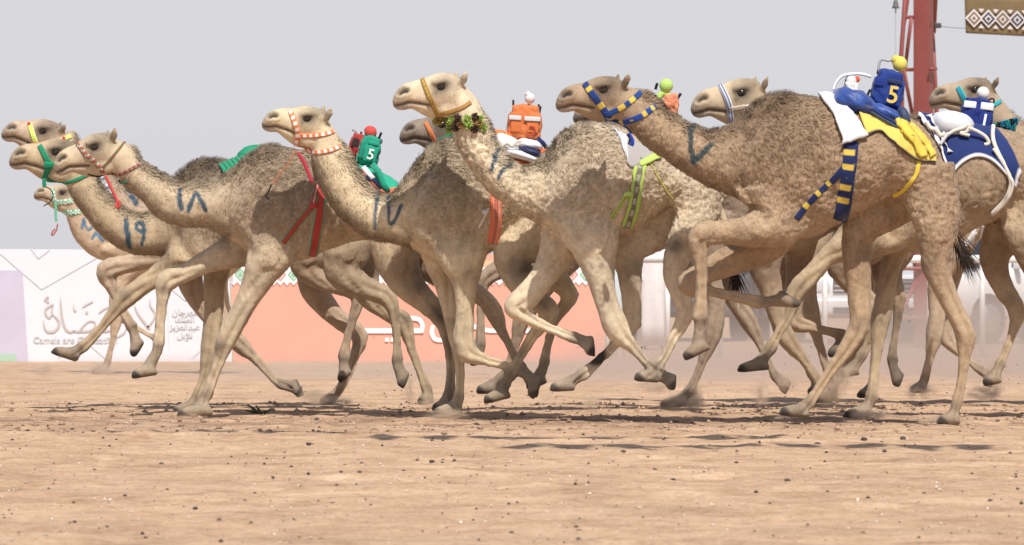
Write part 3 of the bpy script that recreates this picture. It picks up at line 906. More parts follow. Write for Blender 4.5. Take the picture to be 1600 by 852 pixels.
SP['J'] = dict(s=225, vox=.0135, label="camel with turquoise bead collar looking over the blue saddle blanket",
    M=(1449, 161), E=(1521, 142), hairs=6000,
    c_body=(.40, .285, .18), c_hump=(.12, .08, .05), c_pale=(.44, .32, .21), c_head=(.40, .30, .2),
    trunk=template(1449, 225, 0, -5),
    legs=[(-1,[(1770,330,110),(1750,400,60),(1735,480,36),(1725,560,24),(1720,610,22)],((1718,616),(1724,640),(1685,642))),
          (1,[(1770,330,110),(1770,400,60),(1775,480,36),(1790,560,24),(1795,600,22)],((1797,610),(1805,640),(1765,642))),
          (-1,[(1960,320,120),(1950,400,70),(1985,480,36),(1975,560,24),(1965,610,22)],((1963,616),(1970,640),(1932,642))),
          (1,[(1960,320,120),(1930,400,70),(1950,480,36),(1930,560,24),(1920,610,22)],((1918,616),(1924,640),(1885,642)))])
SP['K'] = dict(s=222, vox=.0145, label="camel hidden but for its grey lips between two camels' heads and its legs",
    M=(893, 187), E=(962, 168), hairs=0,
    c_body=(.25, .165, .105), c_hump=(.17, .11, .07), c_pale=(.42, .31, .19), c_head=(.24, .18, .135),
    trunk=template(893, 222, 10, 8),
    legs=[(-1,[(1220,330,100),(1192,400,64),(1202,450,44),(1215,500,35),(1230,532,35),(1256,565,23),(1278,598,21)],((1284,606),(1298,624),(1270,632))),
          (1,[(1250,340,90),(1250,400,50),(1245,450,38),(1240,500,38),(1270,512,27),(1300,519,23),(1322,525,26)],((1325,528),(1322,552),(1298,562))),
          (-1,[(1390,330,120),(1340,380,90),(1310,412,56),(1345,460,40),(1370,492,34),(1355,535,23),(1343,558,25)],((1341,562),(1340,586),(1306,592))),
          (1,[(1400,330,120),(1395,390,80),(1385,430,50),(1405,465,30),(1404,500,21),(1398,540,20),(1396,565,24)],((1397,570),(1416,585),(1408,608)))],
    spots=[(1404,500,26,.7),(1400,560,26,.7),(1408,590,20,.7),(1305,550,20,.7)])
SP['L'] = dict(s=215, vox=.0145, label="pale camel far behind the brown camel's hind leg, white straps on its flank",
    M=(1142, 208), E=(1208, 196), hairs=0,
    c_body=(.40, .29, .19), c_hump=(.28, .19, .12), c_pale=(.48, .36, .245),
    trunk=template(1142, 215, 14, 20),
    legs=[(-1,[(1490,340,100),(1475,400,56),(1462,450,38),(1462,490,33),(1457,525,33),(1450,560,21),(1443,590,19)],((1441,597),(1446,613),(1420,616))),
          (1,[(1500,340,100),(1490,410,50),(1480,470,34),(1477,520,34),(1500,550,23),(1522,570,19),(1537,580,21)],((1540,582),(1562,583),(1552,608))),
          (-1,[(1670,330,110),(1650,400,70),(1685,470,36),(1680,540,22),(1675,590,20)],((1673,598),(1680,632),(1640,634))),
          (1,[(1670,330,110),(1660,400,70),(1705,470,36),(1715,540,22),(1720,590,20)],((1721,598),(1730,632),(1690,634)))])
SP['N'] = dict(s=210, vox=.016, label="camel hidden at the back of the pack with one foreleg showing",
    M=(918, 176), E=(982, 160), hairs=0,
    c_body=(.30, .205, .13), c_hump=(.2, .13, .08), c_pale=(.42, .305, .2),
    trunk=template(905, 210, 12, 5),
    legs=[(-1,[(1270,330,90),(1262,400,56),(1258,450,38),(1268,500,33),(1276,530,25),(1288,570,21),(1298,600,22)],((1300,606),(1308,626),(1280,628))),
          (1,[(1260,330,90),(1225,400,50),(1215,450,36),(1225,500,30),(1230,530,30),(1255,562,20),(1272,590,20)],((1277,597),(1288,616),(1264,620))),
          (-1,[(1390,340,110),(1365,390,80),(1348,420,50),(1352,460,34),(1350,505,34),(1338,540,20),(1320,575,20)],((1316,580),(1316,600),(1290,602))),
          (1,[(1390,340,110),(1388,390,80),(1385,440,46),(1382,490,34),(1374,540,20),(1368,590,20)],((1366,600),(1370,620),(1342,625)))])
CAM = {}
for _k in SP:
    CAM[_k] = camel(SP[_k])
# ------------------------------------------------------------------ tack that follows the camels' bodies
EYE = Vector((0, 0, CAMH))
def surf(S, px, py):
    """point and normal where a picture position meets the near side of this camel"""
    dr = (P(px, py, 1.0) - EYE).normalized()
    h = S.bvh.ray_cast(EYE, dr)
    if h[0] is None:
        q = P(px, py, S.d)
        h = S.bvh.find_nearest(q)
    return h[0], h[1]

RED, GREEN, WHITE, NAVY, YELLOW = (.44, .055, .05), (.014, .22, .11), (.62, .62, .63), (.012, .020, .09), (.62, .46, .08)
ORANGE, LIME, BLUE, BLACK, TEAL = (.62, .19, .07), (.44, .58, .15), (.014, .05, .25), (.012, .012, .014), (.01, .30, .30)
CREAM, BROWN, GOLD, PINK = (.72, .66, .55), (.09, .04, .025), (.42, .25, .05), (.55, .04, .08)

def grid_mesh(name, G, N, parent, colG, thick=.010, closed_u=False, mat=None):
    """G: (nu,nv,3) outer surface points; N normals; a sheet with real thickness"""
    nu, nv, _ = G.shape
    inner = G - N * thick
    V = np.concatenate([G.reshape(-1, 3), inner.reshape(-1, 3)])
    Fc = []
    o = nu * nv
    for i in range(nu - 1):
        for j in range(nv - 1):
            a = i * nv + j
            Fc.append((a, a + 1, a + nv + 1, a + nv))
            Fc.append((o + a, o + a + nv, o + a + nv + 1, o + a + 1))
    for i in range(nu - 1):
        a, b = i * nv, (i + 1) * nv
        Fc.append((a, b, o + b, o + a)); Fc.append((a + nv - 1, o + a + nv - 1, o + b + nv - 1, b + nv - 1))
    for j in range(nv - 1):
        a, b = j, (nu - 1) * nv + j
        Fc.append((a, o + a, o + a + 1, a + 1)); Fc.append((b, b + 1, o + b + 1, o + b))
    C = np.concatenate([colG.reshape(-1, 3), colG.reshape(-1, 3)])
    return mesh_obj(name, V, Fc, mat or M_CLOTH, parent, C)

def smooth_grid(G, it=2):
    G = G.copy()
    for _ in range(it):
        H_ = G.copy()
        H_[1:-1] = (G[:-2] + 2 * G[1:-1] + G[2:]) / 4
        H_[:, 1:-1] = (H_[:, :-2] + 2 * H_[:, 1:-1] + H_[:, 2:]) / 4
        G = H_
    return G

def grid_normals(G):
    du = np.gradient(G, axis=0); dv = np.gradient(G, axis=1)
    n = np.cross(du, dv); n /= np.linalg.norm(n, axis=2)[:, :, None] + 1e-9
    if n[:, :, 1].mean() > 0: n = -n
    return n

def ribbon(S, name, pts, w, colf, parent=None, off=.009, nv=5, thick=.010, both=True):
    """strap laid on the body along a picture polyline; colf(t, v, length_px) -> colour"""
    A = crom(pts, 10)
    seg = np.concatenate([[0], np.cumsum(np.linalg.norm(np.diff(A, axis=0), axis=1))])
    n = max(6, int(seg[-1] / 2.2))
    q = np.linspace(0, seg[-1], n)
    C = np.stack([np.interp(q, seg, A[:, 0]), np.interp(q, seg, A[:, 1])], 1)
    T = np.gradient(C, axis=0); T /= np.linalg.norm(T, axis=1)[:, None] + 1e-9
    N2 = np.stack([-T[:, 1], T[:, 0]], 1)
    G = np.zeros((n, nv, 3)); col = np.zeros((n, nv, 3)); NN = np.zeros((n, nv, 3))
    for i in range(n):
        for j in range(nv):
            v = (j / (nv - 1) - .5)
            p = C[i] + N2[i] * v * w
            h, nn = surf(S, *p)
            G[i, j] = h; NN[i, j] = nn
            col[i, j] = colf(q[i], v, seg[-1])
    G = smooth_grid(G, 3)
    NN = smooth_grid(NN, 3); NN /= np.linalg.norm(NN, axis=2)[:, :, None] + 1e-9
    o = grid_mesh(name, G + NN * off, NN, parent or S.root, col, thick)
    return o

def patch(S, name, pairs, colf, parent, nu=40, nv=14, off=.016, wr=.006, thick=.012, over=True):
    """cloth over the back: pairs of (top, bottom) picture points; runs over to the far side"""
    A = crom([tuple(a) + tuple(b) for a, b in pairs], 12)
    seg = np.concatenate([[0], np.cumsum(np.linalg.norm(np.diff(A[:, 2:], axis=0), axis=1) + 1e-6)])
    q = np.linspace(0, seg[-1], nu)
    R = np.stack([np.interp(q, seg, A[:, k]) for k in range(4)], 1)
    rows = nv * 2 - 1 if over else nv
    G = np.zeros((nu, rows, 3)); col = np.zeros((nu, rows, 3))
    for i in range(nu):
        for j in range(nv):
            f = j / (nv - 1)
            px = R[i, 2] + (R[i, 0] - R[i, 2]) * f; py = R[i, 3] + (R[i, 1] - R[i, 3]) * f
            h, nn = surf(S, px, py)
            if over and j == nv - 1:
                h = Vector((h.x, S.d, h.z))
            G[i, j] = h
            col[i, j] = colf(i / (nu - 1), f)
            if over and j < nv - 1:
                G[i, rows - 1 - j] = (h.x, 2 * S.d - h.y, h.z); col[i, rows - 1 - j] = col[i, j]
    G = smooth_grid(G, 3)
    N = grid_normals(G)
    cen = np.array([G[:, :, 0].mean(), S.d, G[:, :, 2].mean() - .25])
    flip = ((G - cen) * N).sum(2).mean()
    if flip < 0: N = -N
    wv = perlin(G.reshape(-1, 3) * (26, 9, 26)).reshape(nu, rows) * wr
    return grid_mesh(name, G + N * (off + np.abs(wv))[:, :, None], N, parent, col, thick)

def solid(c): return lambda t, v, L=0: c
def bands(cols, step): return lambda t, v, L: cols[int(t / step) % len(cols)]
def edged(mid, edge, e=.33): return lambda t, v, L: edge if abs(v) > e else mid
def at(S, px, py, dy=0.0):
    q = P(px, py, S.d + dy)
    return q
def rope(S, name, pts, r, col, parent=None, dy=-.12, both=False):
    A = crom(pts, 5)
    n = len(A)
    dys = dy if hasattr(dy, '__len__') else [dy] * n
    if len(dys) != n: dys = np.interp(np.linspace(0, 1, n), np.linspace(0, 1, len(dys)), dys)
    m = MB()
    m.tube([at(S, x, y, k) for (x, y), k in zip(A, dys)], r, col, 7)
    return m.build(name, M_CLOTH, parent or S.root)
def rope_on(S, name, pts, r, col, parent=None):
    A = crom(pts, 6)
    m = MB()
    L_ = []
    for x, y in A:
        h, nn = surf(S, x, y)
        L_.append(h + nn * (r * .8))
    m.tube(L_, r, col, 7)
    return m.build(name, M_CLOTH, parent or S.root)

# ---- halters
A_, B_, C_, D_, E_, F_, G_, H_, I_, J_, K_, L_ = [CAM[k] for k in "ABCDEFGHIJKL"]
braid = lambda t, v, L: [(.45, .06, .05), (.05, .20, .09), (.62, .55, .48), (.30, .06, .05)][(int(t / 2.4) + (v > 0)) % 4]
ribbon(A_, "noseband", [(121,225),(137,243),(153,258),(166,276)], 6, braid)
ribbon(A_, "cheek_strap", [(196,221),(180,240),(160,262)], 3.2, bands([(.35,.06,.05),(.08,.18,.08)], 3))
ribbon(A_, "throat_strap", [(167,277),(191,271),(220,256)], 4.5, bands([(.16,.08,.06),(.35,.25,.2),(.3,.06,.05)], 2.5))
rope(A_, "lead_rope", [(165,275),(172,290),(179,305),(184,316),(181,322),(186,324),(186,314)], .011, (.5,.07,.06), dy=[-.10,-.12,-.13])
rope_on(A_, "chin_cord", [(137,272),(150,275),(166,275)], .005, BLACK)
rope_on(A_, "halter_cord", [(178,287),(190,285),(200,284)], .008, (.02,.15,.07))
ribbon(B_, "noseband", [(62,228),(68,238),(74,250),(79,258),(75,266),(69,279)], 8, solid(GREEN))
ribbon(B_, "noseband_knot", [(70,256),(79,258),(87,256)], 8, solid((.014,.30,.15)), off=.016)
ribbon(B_, "throat_strap", [(74,280),(91,287),(112,284),(140,272)], 5, solid(GREEN))
rope(B_, "lead_rope", [(69,280),(70,292),(76,297),(82,306),(78,318),(68,323)], [.013]*6+[.005]*20, GREEN, dy=-.10) if False else rope(B_, "lead_rope", [(69,279),(69,286),(70,293)], .014, GREEN, dy=-.10)
rope(B_, "lead_cord", [(70,292),(79,296),(83,306),(78,316),(68,322)], .004, BLACK, dy=-.10)
ribbon(C_, "noseband", [(46,193),(52,211),(57,225)], 7, edged((.58,.72,.14), (.72,.78,.35)))
ribbon(C_, "cheek_strap", [(57,226),(78,226),(111,213)], 5.5, edged((.58,.72,.14), (.72,.78,.35)))
for p in ((46,195),(56.5,224),(77,227),(100,217)):
    h, nn = surf(C_, *p); m = MB().ball(h + nn * .012, (.013, .008, .013), (.55,.06,.06)); m.build("rosette", M_CLOTH, C_.root)
ribbon(C_, "collar", [(148,262),(158,283),(168,300),(182,316)], 12, lambda t, v, L: [(.65,.65,.62),(.10,.14,.26),(.35,.36,.33)][(int(t / 5) + int((v + .5) * 2.9)) % 3])
chk = lambda t, v, L: [(.02,.33,.17),(.74,.76,.70)][(int(t / 3) + int((v + .5) * 2.9)) % 2]
ribbon(D_, "noseband", [(82,296),(84,308),(87,318)], 6, chk)
ribbon(D_, "cheek_strap", [(86,317),(98,316),(114,314)], 8, chk)
ribbon(D_, "throat_strap", [(90,333),(105,333),(126,331)], 8, chk)
rope(D_, "lead_rope", [(87,316),(87,332),(88,346)], .013, (.12,.42,.26), dy=-.10)
rope(D_, "lead_tassel", [(90,350),(88,360),(82,368),(81,364),(86,358)], .007, (.35,.04,.04), dy=-.10)
flower = lambda t, v, L: (.85,.80,.74) if (abs(v) < .30 and (t % 9) < 4.6) else (.66,.20,.08)
ribbon(E_, "noseband", [(454,175),(461,191),(466,209),(463,224),(461,236)], 8, flower)
ribbon(E_, "cheek_strap", [(466,212),(485,212),(507,210),(521,205)], 7, flower)
ribbon(E_, "throat_strap", [(463,231),(479,237),(498,238),(519,234),(531,229)], 6.5, flower)
rope(E_, "lead_rope", [(461,236),(452,254),(437,272),(424,289)], .0055, (.32,.12,.06), dy=[-.10,-.30])
rope(E_, "lead_cord", [(424,289),(420,298),(416,307),(421,312),(414,305)], .005, BLACK, dy=-.30)
ribbon(E_, "red_ribbon", [(466,239),(474,251),(481,266),(488,284)], 7, solid(PINK), off=.02) if False else None
_m = MB(); _pts = [at(E_, x, y, -.10) for x, y in crom([(465,238),(474,252),(481,268),(488,286)], 5)]
_m.tube(_pts, [.007, .009] + [.013] * (len(_pts) - 3) + [.006], (.42,.035,.06), 6); _m.build("ribbon_tail", M_CLOTH, E_.root)
ribbon(F_, "noseband", [(665,192),(673,206),(680,221),(684,233)], 6, solid(ORANGE))
ribbon(F_, "cheek_strap", [(683,221),(701,213),(716,206)], 7, solid(GREEN))
ribbon(G_, "noseband", [(660,124),(670,148),(677,163),(683,178)], 7, lambda t, v, L: (.62,.46,.10) if abs(v) < .18 and int(t / 2) % 2 == 0 else (.34,.20,.05))
ribbon(G_, "throat_strap", [(680,180),(698,176),(719,170),(735,160)], 6, edged((.40,.22,.06), (.26,.14,.04)))
def pompom(S, px, py, r, col, parent):
    h, nn = surf(S, px, py)
    c = np.array(h + nn * (r * .65))
    n = 130
    dv = rng.normal(size=(n, 3)); dv /= np.linalg.norm(dv, axis=1)[:, None]
    tip = c + dv * r * rng.uniform(.85, 1.15, n)[:, None]
    sd = np.cross(dv, rng.normal(size=(n, 3))); sd /= np.linalg.norm(sd, axis=1)[:, None] + 1e-9
    V = np.stack([np.tile(c, (n, 1)), tip - sd * r * .16, tip + sd * r * .16], 1).reshape(-1, 3)
    T = np.arange(n * 3).reshape(-1, 3)
    return tri_mesh("pompom", V, T, M_CLOTH, parent, np.repeat(np.array(col)[None] * rng.uniform(.7, 1.25, n)[:, None], 3, 0))
gc = ribbon(G_, "pompom_collar", [(685,190),(700,191),(717,193),(735,193),(753,192)], 4, solid((.40,.24,.09)))
for p, c in (((701,186),LIME),((699,195),LIME),((692,202),LIME),((709,188),LIME),((730,186),LIME),((731,197),LIME),((728,192),LIME),((749,187),LIME),((752,201),LIME),((747,194),(.42,.28,.1)),((687,189),(.5,.40,.12)),((682,188),(.42,.36,.10)),
             ((717,185),BROWN),((713,199),BROWN),((741,184),BROWN),((740,204),BROWN),((721,193),(.38,.22,.09)),((718,190),BROWN)):
    pompom(G_, p[0], p[1], .027, c, gc)
hb = lambda per, w: (lambda t, v, L: YELLOW if (t % per) < w else BLUE)
ribbon(H_, "noseband", [(914,131),(930,153),(945,174),(957,196)], 10, lambda t, v, L: (YELLOW if (8 < t < 16 or 38 < t < 46) and abs((v * 8) % 1 - .5) > .12 else (.012,.035,.17)))
ribbon(H_, "cheek_strap", [(946,180),(972,168),(990,155),(1001,145)], 8, lambda t, v, L: (YELLOW if (22 < t < 33 or 44 < t < 53) else (.012,.05,.20)))
ribbon(H_, "throat_strap", [(957,195),(972,192),(1000,183),(1024,166)], 9, lambda t, v, L: (YELLOW if (11 < t < 18 or (28 < t < 34 and abs(v) < .25) or 50 < t < 56 or 66 < t < 71) else BLUE))
ribbon(H_, "chin_strap", [(950,198),(963,203),(981,211)], 9, solid(BLUE))
rope(H_, "lead_tassel", [(981,209),(985,214),(988,222),(986,228)], .014, (.01,.04,.34), dy=-.13)
rope(H_, "lead_cord", [(981,209),(984,216),(982,226)], .006, BLACK, dy=-.15)
ribbon(I_, "noseband", [(1125,133),(1138,158),(1142,178),(1143,196)], 9, lambda t, v, L: (.72,.72,.74) if abs(v) < .12 or abs(v) > .38 else (.02,.05,.20))
ribbon(I_, "cheek_strap", [(1141,170),(1152,169),(1164,166)], 6, solid((.62,.55,.45)))
rope_on(I_, "cheek_cord", [(1164,166),(1185,159),(1206,151)], .007, (.68,.64,.58))
ribbon(J_, "noseband", [(1497,137),(1504,149),(1510,161)], 8, edged((.02,.25,.35), (.02,.42,.45)))
ribbon(J_, "cheek_strap", [(1540,170),(1552,165),(1563,158)], 6, solid((.02,.35,.40)))
jc = ribbon(J_, "bead_collar", [(1541,202),(1560,200),(1585,193)], 4, solid((.02,.10,.14)))
for i in range(16):
    t = i / 15.0
    pompom(J_, 1541 + 44 * t, 203 - 8 * t + (-4 if i % 2 else 4), .024, [(.012,.30,.46), (.012,.014,.02), (.015,.36,.42)][i % 3], jc)

# ---- girths and breast straps
def saddle_root(S, name, label, px, py):
    return empty(name, tuple(at(S, px, py)), label, "saddle", "saddles on the racing camels")
sA = saddle_root(A_, "saddle", "green saddle pad with red and green girth on the camel painted ١٨", 575, 270)
ribbon(A_, "girth", [(506,262),(503,298),(500,329),(494,368),(487,400)], 17, lambda t, v, L: (.40,.045,.04) if abs(v) < .27 else ((.02,.22,.10) if abs(v) < .42 else (.45,.40,.33)), sA, nv=9)
ribbon(A_, "breast_strap", [(489,322),(475,338),(461,355),(443,380)], 7, edged((.40,.05,.04), (.03,.18,.08), .25), sA)
ribbon(A_, "girth_tie", [(500,280),(494,300),(489,322)], 5, edged((.6,.5,.42), (.40,.05,.04), .2), sA, off=.014)
ribbon(A_, "girth_buckle", [(484,321),(494,321)], 6, solid((.45,.05,.05)), sA, off=.018)
patch(A_, "saddle_pad", [((545,240),(548,262)),((570,250),(570,278)),((595,262),(598,303)),((618,275),(622,300))], lambda u, f: (.02,.36,.22) if f > .18 else (.55,.16,.10), sA)
sE = saddle_root(E_, "saddle", "orange and white saddle on the sandy camel painted ١٧", 812, 250)
ribbon(E_, "girth", [(776,290),(775,318),(775,345),(770,380)], 17, lambda t, v, L: (.70,.17,.09) if abs(v) > .30 or abs(v) < .06 else ((.32,.10,.08) if abs(v) < .16 else (.62,.30,.22)), sE, nv=11)
ribbon(E_, "girth_tag", [(754,332),(762,331)], 6, solid(WHITE), sE)
ribbon(E_, "breast_strap", [(764,325),(756,342),(748,356)], 4, solid((.6,.56,.5)), sE)
patch(E_, "saddle_pad", [((770,228),(778,250)),((795,232),(798,262)),((825,238),(824,268)),((852,248),(850,258))], lambda u, f: (.72,.20,.06) if f < .55 else (.74,.74,.76), sE, off=.05)
sG = saddle_root(G_, "saddle", "white saddle pad with lime zip girth on the cream camel", 1040, 225)
patch(G_, "saddle_pad", [((958,203),(964,212)),((972,210),(976,242)),((986,218),(987,264)),((1003,228),(1008,250)),((1016,236),(1019,245))], lambda u, f: (.52,.52,.55) if u < .5 else (.36,.34,.34), sG, over=False)
patch(G_, "saddle_seat", [((1020,215),(1022,240)),((1045,222),(1046,250)),((1070,232),(1072,258))], lambda u, f: (.50,.50,.54), sG)
ribbon(G_, "girth", [(1004,248),(1000,262),(995,291),(987,331),(979,354)], 17, lambda t, v, L: (.42,.58,.12) if abs(v) > .24 else ((.16,.15,.12) if int(t / 1.3) % 2 or abs(v) > .1 else (.42,.40,.34)), sG, nv=11, off=.016)
ribbon(G_, "girth_flap", [(1000,258),(1014,251),(1032,243)], 9, solid(LIME), sG, off=.02)
ribbon(G_, "girth_keeper", [(976,303),(988,302)], 6, solid(LIME), sG, off=.024)
ribbon(G_, "breast_strap", [(984,301),(972,317),(955,341)], 6, edged((.12,.12,.08), (.40,.56,.10), .2), sG)
rope_on(G_, "saddle_cord", [(1013,250),(1024,270),(1036,290),(1052,311)], .006, (.42,.40,.10), sG)
sH = saddle_root(H_, "saddle", "blue saddle with white fleece and yellow cloth on the brown camel painted ٧", 1370, 190)
hg = lambda t, v, L: YELLOW if any(a < t < a + 9 for a in (12, 36, 66, 88)) and v > -.36 + 0 else (.010, .018, .085)
ribbon(H_, "girth", [(1330,222),(1328,250),(1323,290),(1315,334),(1312,345)], 22, hg, sH, nv=9)
ribbon(H_, "breast_strap", [(1318,262),(1304,279),(1293,289),(1276,305),(1260,322),(1244,342)], 9, lambda t, v, L: YELLOW if any(a < t < a + 8 for a in (30, 53, 79)) else (.010,.018,.085), sH)
ribbon(H_, "cloth_tail", [(1406,198),(1418,214),(1430,230),(1440,248)], 11, edged((.66,.50,.08), (.52,.38,.05), .34), sH, off=.046)
ribbon(H_, "cloth_tail", [(1416,206),(1430,214),(1444,228),(1452,246)], 9, edged((.70,.53,.09), (.54,.40,.06), .34), sH, off=.042)
ribbon(H_, "hip_sash", [(1436,250),(1434,262),(1429,277),(1410,299),(1395,306)], 6, solid((.70,.52,.06)), sH)
patch(H_, "fleece", [((1290,140),(1317,229)),((1300,140),(1336,224)),((1322,140),(1355,214))], lambda u, f: (.76,.76,.79), sH, nu=24, nv=22, off=.030, wr=.012, thick=.02) if False else None
def patch_lr(S, name, Lp, Rp, colf, parent, off=.03, wr=.01, nu=22, nv=16, thick=.018):
    """cloth between a left and a right edge polyline (top to bottom), continued over the back"""
    a, b = crom(Lp, 12), crom(Rp, 12)
    def rs(Q, n):
        sg = np.concatenate([[0], np.cumsum(np.linalg.norm(np.diff(Q, axis=0), axis=1))]); q = np.linspace(0, sg[-1], n)
        return np.stack([np.interp(q, sg, Q[:, 0]), np.interp(q, sg, Q[:, 1])], 1)
    a, b = rs(a, nu), rs(b, nu)
    rows = nu * 2 - 1
    G = np.zeros((rows, nv, 3)); col = np.zeros((rows, nv, 3))
    for i in range(nu):
        for j in range(nv):
            f = j / (nv - 1)
            p = a[i] * (1 - f) + b[i] * f
            h, nn = surf(S, *p)
            if i == 0: h = Vector((h.x, S.d, h.z))
            G[nu - 1 - i, j] = h; col[nu - 1 - i, j] = colf(i / (nu - 1), f)
            if i > 0: G[nu - 1 + i, j] = (h.x, 2 * S.d - h.y, h.z); col[nu - 1 + i, j] = colf(i / (nu - 1), f)
    G = smooth_grid(G, 2)
    N = grid_normals(G)
    cen = np.array([G[:, :, 0].mean(), S.d, G[:, :, 2].mean() - .25])
    if ((G - cen) * N).sum(2).mean() < 0: N = -N
    wv = np.abs(perlin(G.reshape(-1, 3) * (15, 9, 15)).reshape(rows, nv)) * wr
    return grid_mesh(name, G + N * (off + wv)[:, :, None], N, parent, col, thick)
patch_lr(H_, "fleece", [(1276,149),(1285,161),(1297,176),(1307,193),(1313,212),(1317,229)], [(1298,149),(1310,161),(1325,177),(1338,191),(1348,204),(1356,215)], lambda u, f: (.60,.60,.63), sH, off=.035, wr=.022)
patch(H_, "yellow_cloth", [((1335,160),(1354,214)),((1362,170),(1375,207)),((1385,178),(1391,221)),((1410,182),(1414,239)),((1436,200),(1434,253)),((1458,240),(1460,254))],
      lambda u, f: (.64,.49,.11) if .04 < f else (.05,.05,.07), sH, off=.022, wr=.010)
m = MB()
for pts, r in ((((1400,190),(1408,202),(1418,212),(1424,222)), .016), (((1405,194),(1416,199),(1424,208),(1418,216),(1410,210)), .009)):
    L2 = []
    for x, y in crom(pts, 5):
        h, nn = surf(H_, x, y); L2.append(h + nn * .036)
    m.tube(L2, [r * .6] + [r] * (len(L2) - 2) + [r * .5], (.68,.52,.08), 8)
m.build("yellow_knot", M_CLOTH, sH)
M_SATIN = mat_simple("blue_satin", (.012, .055, .27), .5, .35, 14.0, 0, .5, 22.0, .3)
def puff(S, parent, name, px, py, rx, ry, ryaw, tilt, mat, wr=.08, dy=0.0, col=None):
    """quilted cushion"""
    c = np.array(at(S, px, py, dy))
    V, Fc = [], []
    sg, rg = 28, 18
    for i in range(rg + 1):
        ph = math.pi * i / rg
        for j in range(sg):
            th = 2 * math.pi * j / sg
            V.append((math.sin(ph) * math.cos(th), math.sin(ph) * math.sin(th), math.cos(ph)))
    V = np.array(V)
    k = 1 + wr * perlin(V * (2.5, 1.2, 4) + px) + wr * .5 * np.abs(perlin(V * (7, 2, 5) + py))
    V = V * k[:, None]
    V = np.sign(V) * np.abs(V) ** .82
    ca, sa = math.cos(tilt), math.sin(tilt)
    X = V[:, 0] * rx * S.sc; Z = V[:, 2] * ry * S.sc
    W = np.stack([c[0] + X * ca - Z * sa, c[1] + V[:, 1] * ryaw, c[2] + X * sa + Z * ca], 1)
    for i in range(rg):
        for j in range(sg):
            a, b = i * sg + j, i * sg + (j + 1) % sg
            Fc.append((a, b, b + sg, a + sg))
    return mesh_obj(name, W, Fc, mat, parent, None if col is None else np.tile(col, (len(W), 1)))
puff(H_, sH, "seat_cushion", 1331, 160, 34, 20, .20, -.28, M_SATIN, .16)
puff(H_, sH, "leg_roll", 1386, 180, 40, 12, .22, -.42, M_SATIN, .12)
puff(H_, sH, "under_pad", 1368, 178, 46, 16, .20, -.30, mat_simple("navy_pad", (.012,.02,.09), .6, .2), .1)
rope_on(H_, "saddle_strap", [(1338,176),(1352,171),(1366,164)], .012, (.01,.03,.16), sH)
for off_ in (0, 5):
    rope(H_, "saddle_strap", [(1362,170 + off_),(1380,181 + off_),(1398,192 + off_),(1412,204 + off_)], .009, [(.015,.03,.14), (.05,.08,.12)][off_ // 5], sH, dy=[-.20,-.25,-.24])
puff(H_, sH, "rear_flap", 1412, 184, 9, 17, .10, .30, mat_simple("denim_flap", (.03,.05,.11), .7, .2), .05, dy=-.12)
sI = saddle_root(I_, "saddle", "navy saddle blanket with white border and rope girth on the camel in striped noseband", 1510, 205)
def i_col(u, f): return (.70,.70,.74) if f < .10 or u > .97 else (.010,.026,.125)
patch(I_, "blanket", [((1434,178),(1450,206)),((1448,178),(1474,240)),((1465,178),(1487,284)),((1482,180),(1491,270)),((1505,184),(1510,252)),((1530,188),(1531,246)),((1556,200),(1553,255)),((1580,230),(1570,273)),((1593,268),(1587,292))], i_col, sI, nu=60, nv=20, off=.02)
ribbon(I_, "blanket_trim", [(1437,184),(1455,210),(1474,238),(1485,278)], 4, solid((.70,.70,.74)), sI, off=.04)
ribbon(I_, "blanket_trim", [(1452,186),(1468,212),(1484,240)], 4, solid((.70,.70,.74)), sI, off=.04)
puff(I_, sI, "seat_cushion", 1487, 196, 34, 22, .19, -.15, mat_simple("white_cushion", (.60,.61,.65), .7, .06), .05, dy=-.06)
wr_ = (.66,.62,.55)
rope(I_, "saddle_rope", [(1447,190),(1453,200),(1462,203),(1470,212),(1477,208)], .016, wr_, sI, dy=-.24)
rope(I_, "saddle_rope", [(1477,214),(1490,205),(1505,200),(1515,194),(1510,206),(1500,208),(1515,212)], .011, wr_, sI, dy=-.25)
rope(I_, "saddle_rope", [(1514,200),(1528,206),(1540,214),(1545,224),(1538,226)], .012, wr_, sI, dy=-.25)
rope(I_, "saddle_rope", [(1469,226),(1476,216),(1482,208)], .012, WHITE, sI, dy=-.27)
rope(I_, "girth_rope", [(1552,196),(1551,212),(1554,226),(1562,244),(1571,261),(1579,282),(1577,298),(1569,314),(1549,335)], .014, wr_, sI, dy=[-.20,-.25,-.30,-.32,-.30,-.22])
rope(I_, "girth_rope", [(1552,232),(1566,254),(1575,272),(1582,284),(1580,300),(1570,318),(1552,335)], .010, wr_, sI, dy=[-.30,-.31,-.33,-.31,-.22])
for p in (((1526,342),(1521,362),(1516,385)),((1536,352),(1532,372),(1528,396)),((1524,362),(1506,385))):
    ribbon(L_, "flank_strap", p, 6, solid((.70,.70,.72)))
sB = saddle_root(B_, "saddle", "green cushion saddle with ruffled straps behind a shaggy dark hump", 395, 250)
puff(B_, sB, "seat_cushion", 402, 250, 32, 24, .18, .12, mat_simple("green_cushion", (.012,.25,.13), .75, .12), .05)
for i in range(6):
    x = 344 + i * 6.5; y = 264 - i * 2.6
    rope(B_, "ruffle", [(x, y - 7), (x + 6, y), (x + 8, y + 7)], .016, (.014,.27,.14), sB, dy=[-.10,-.2,-.24])
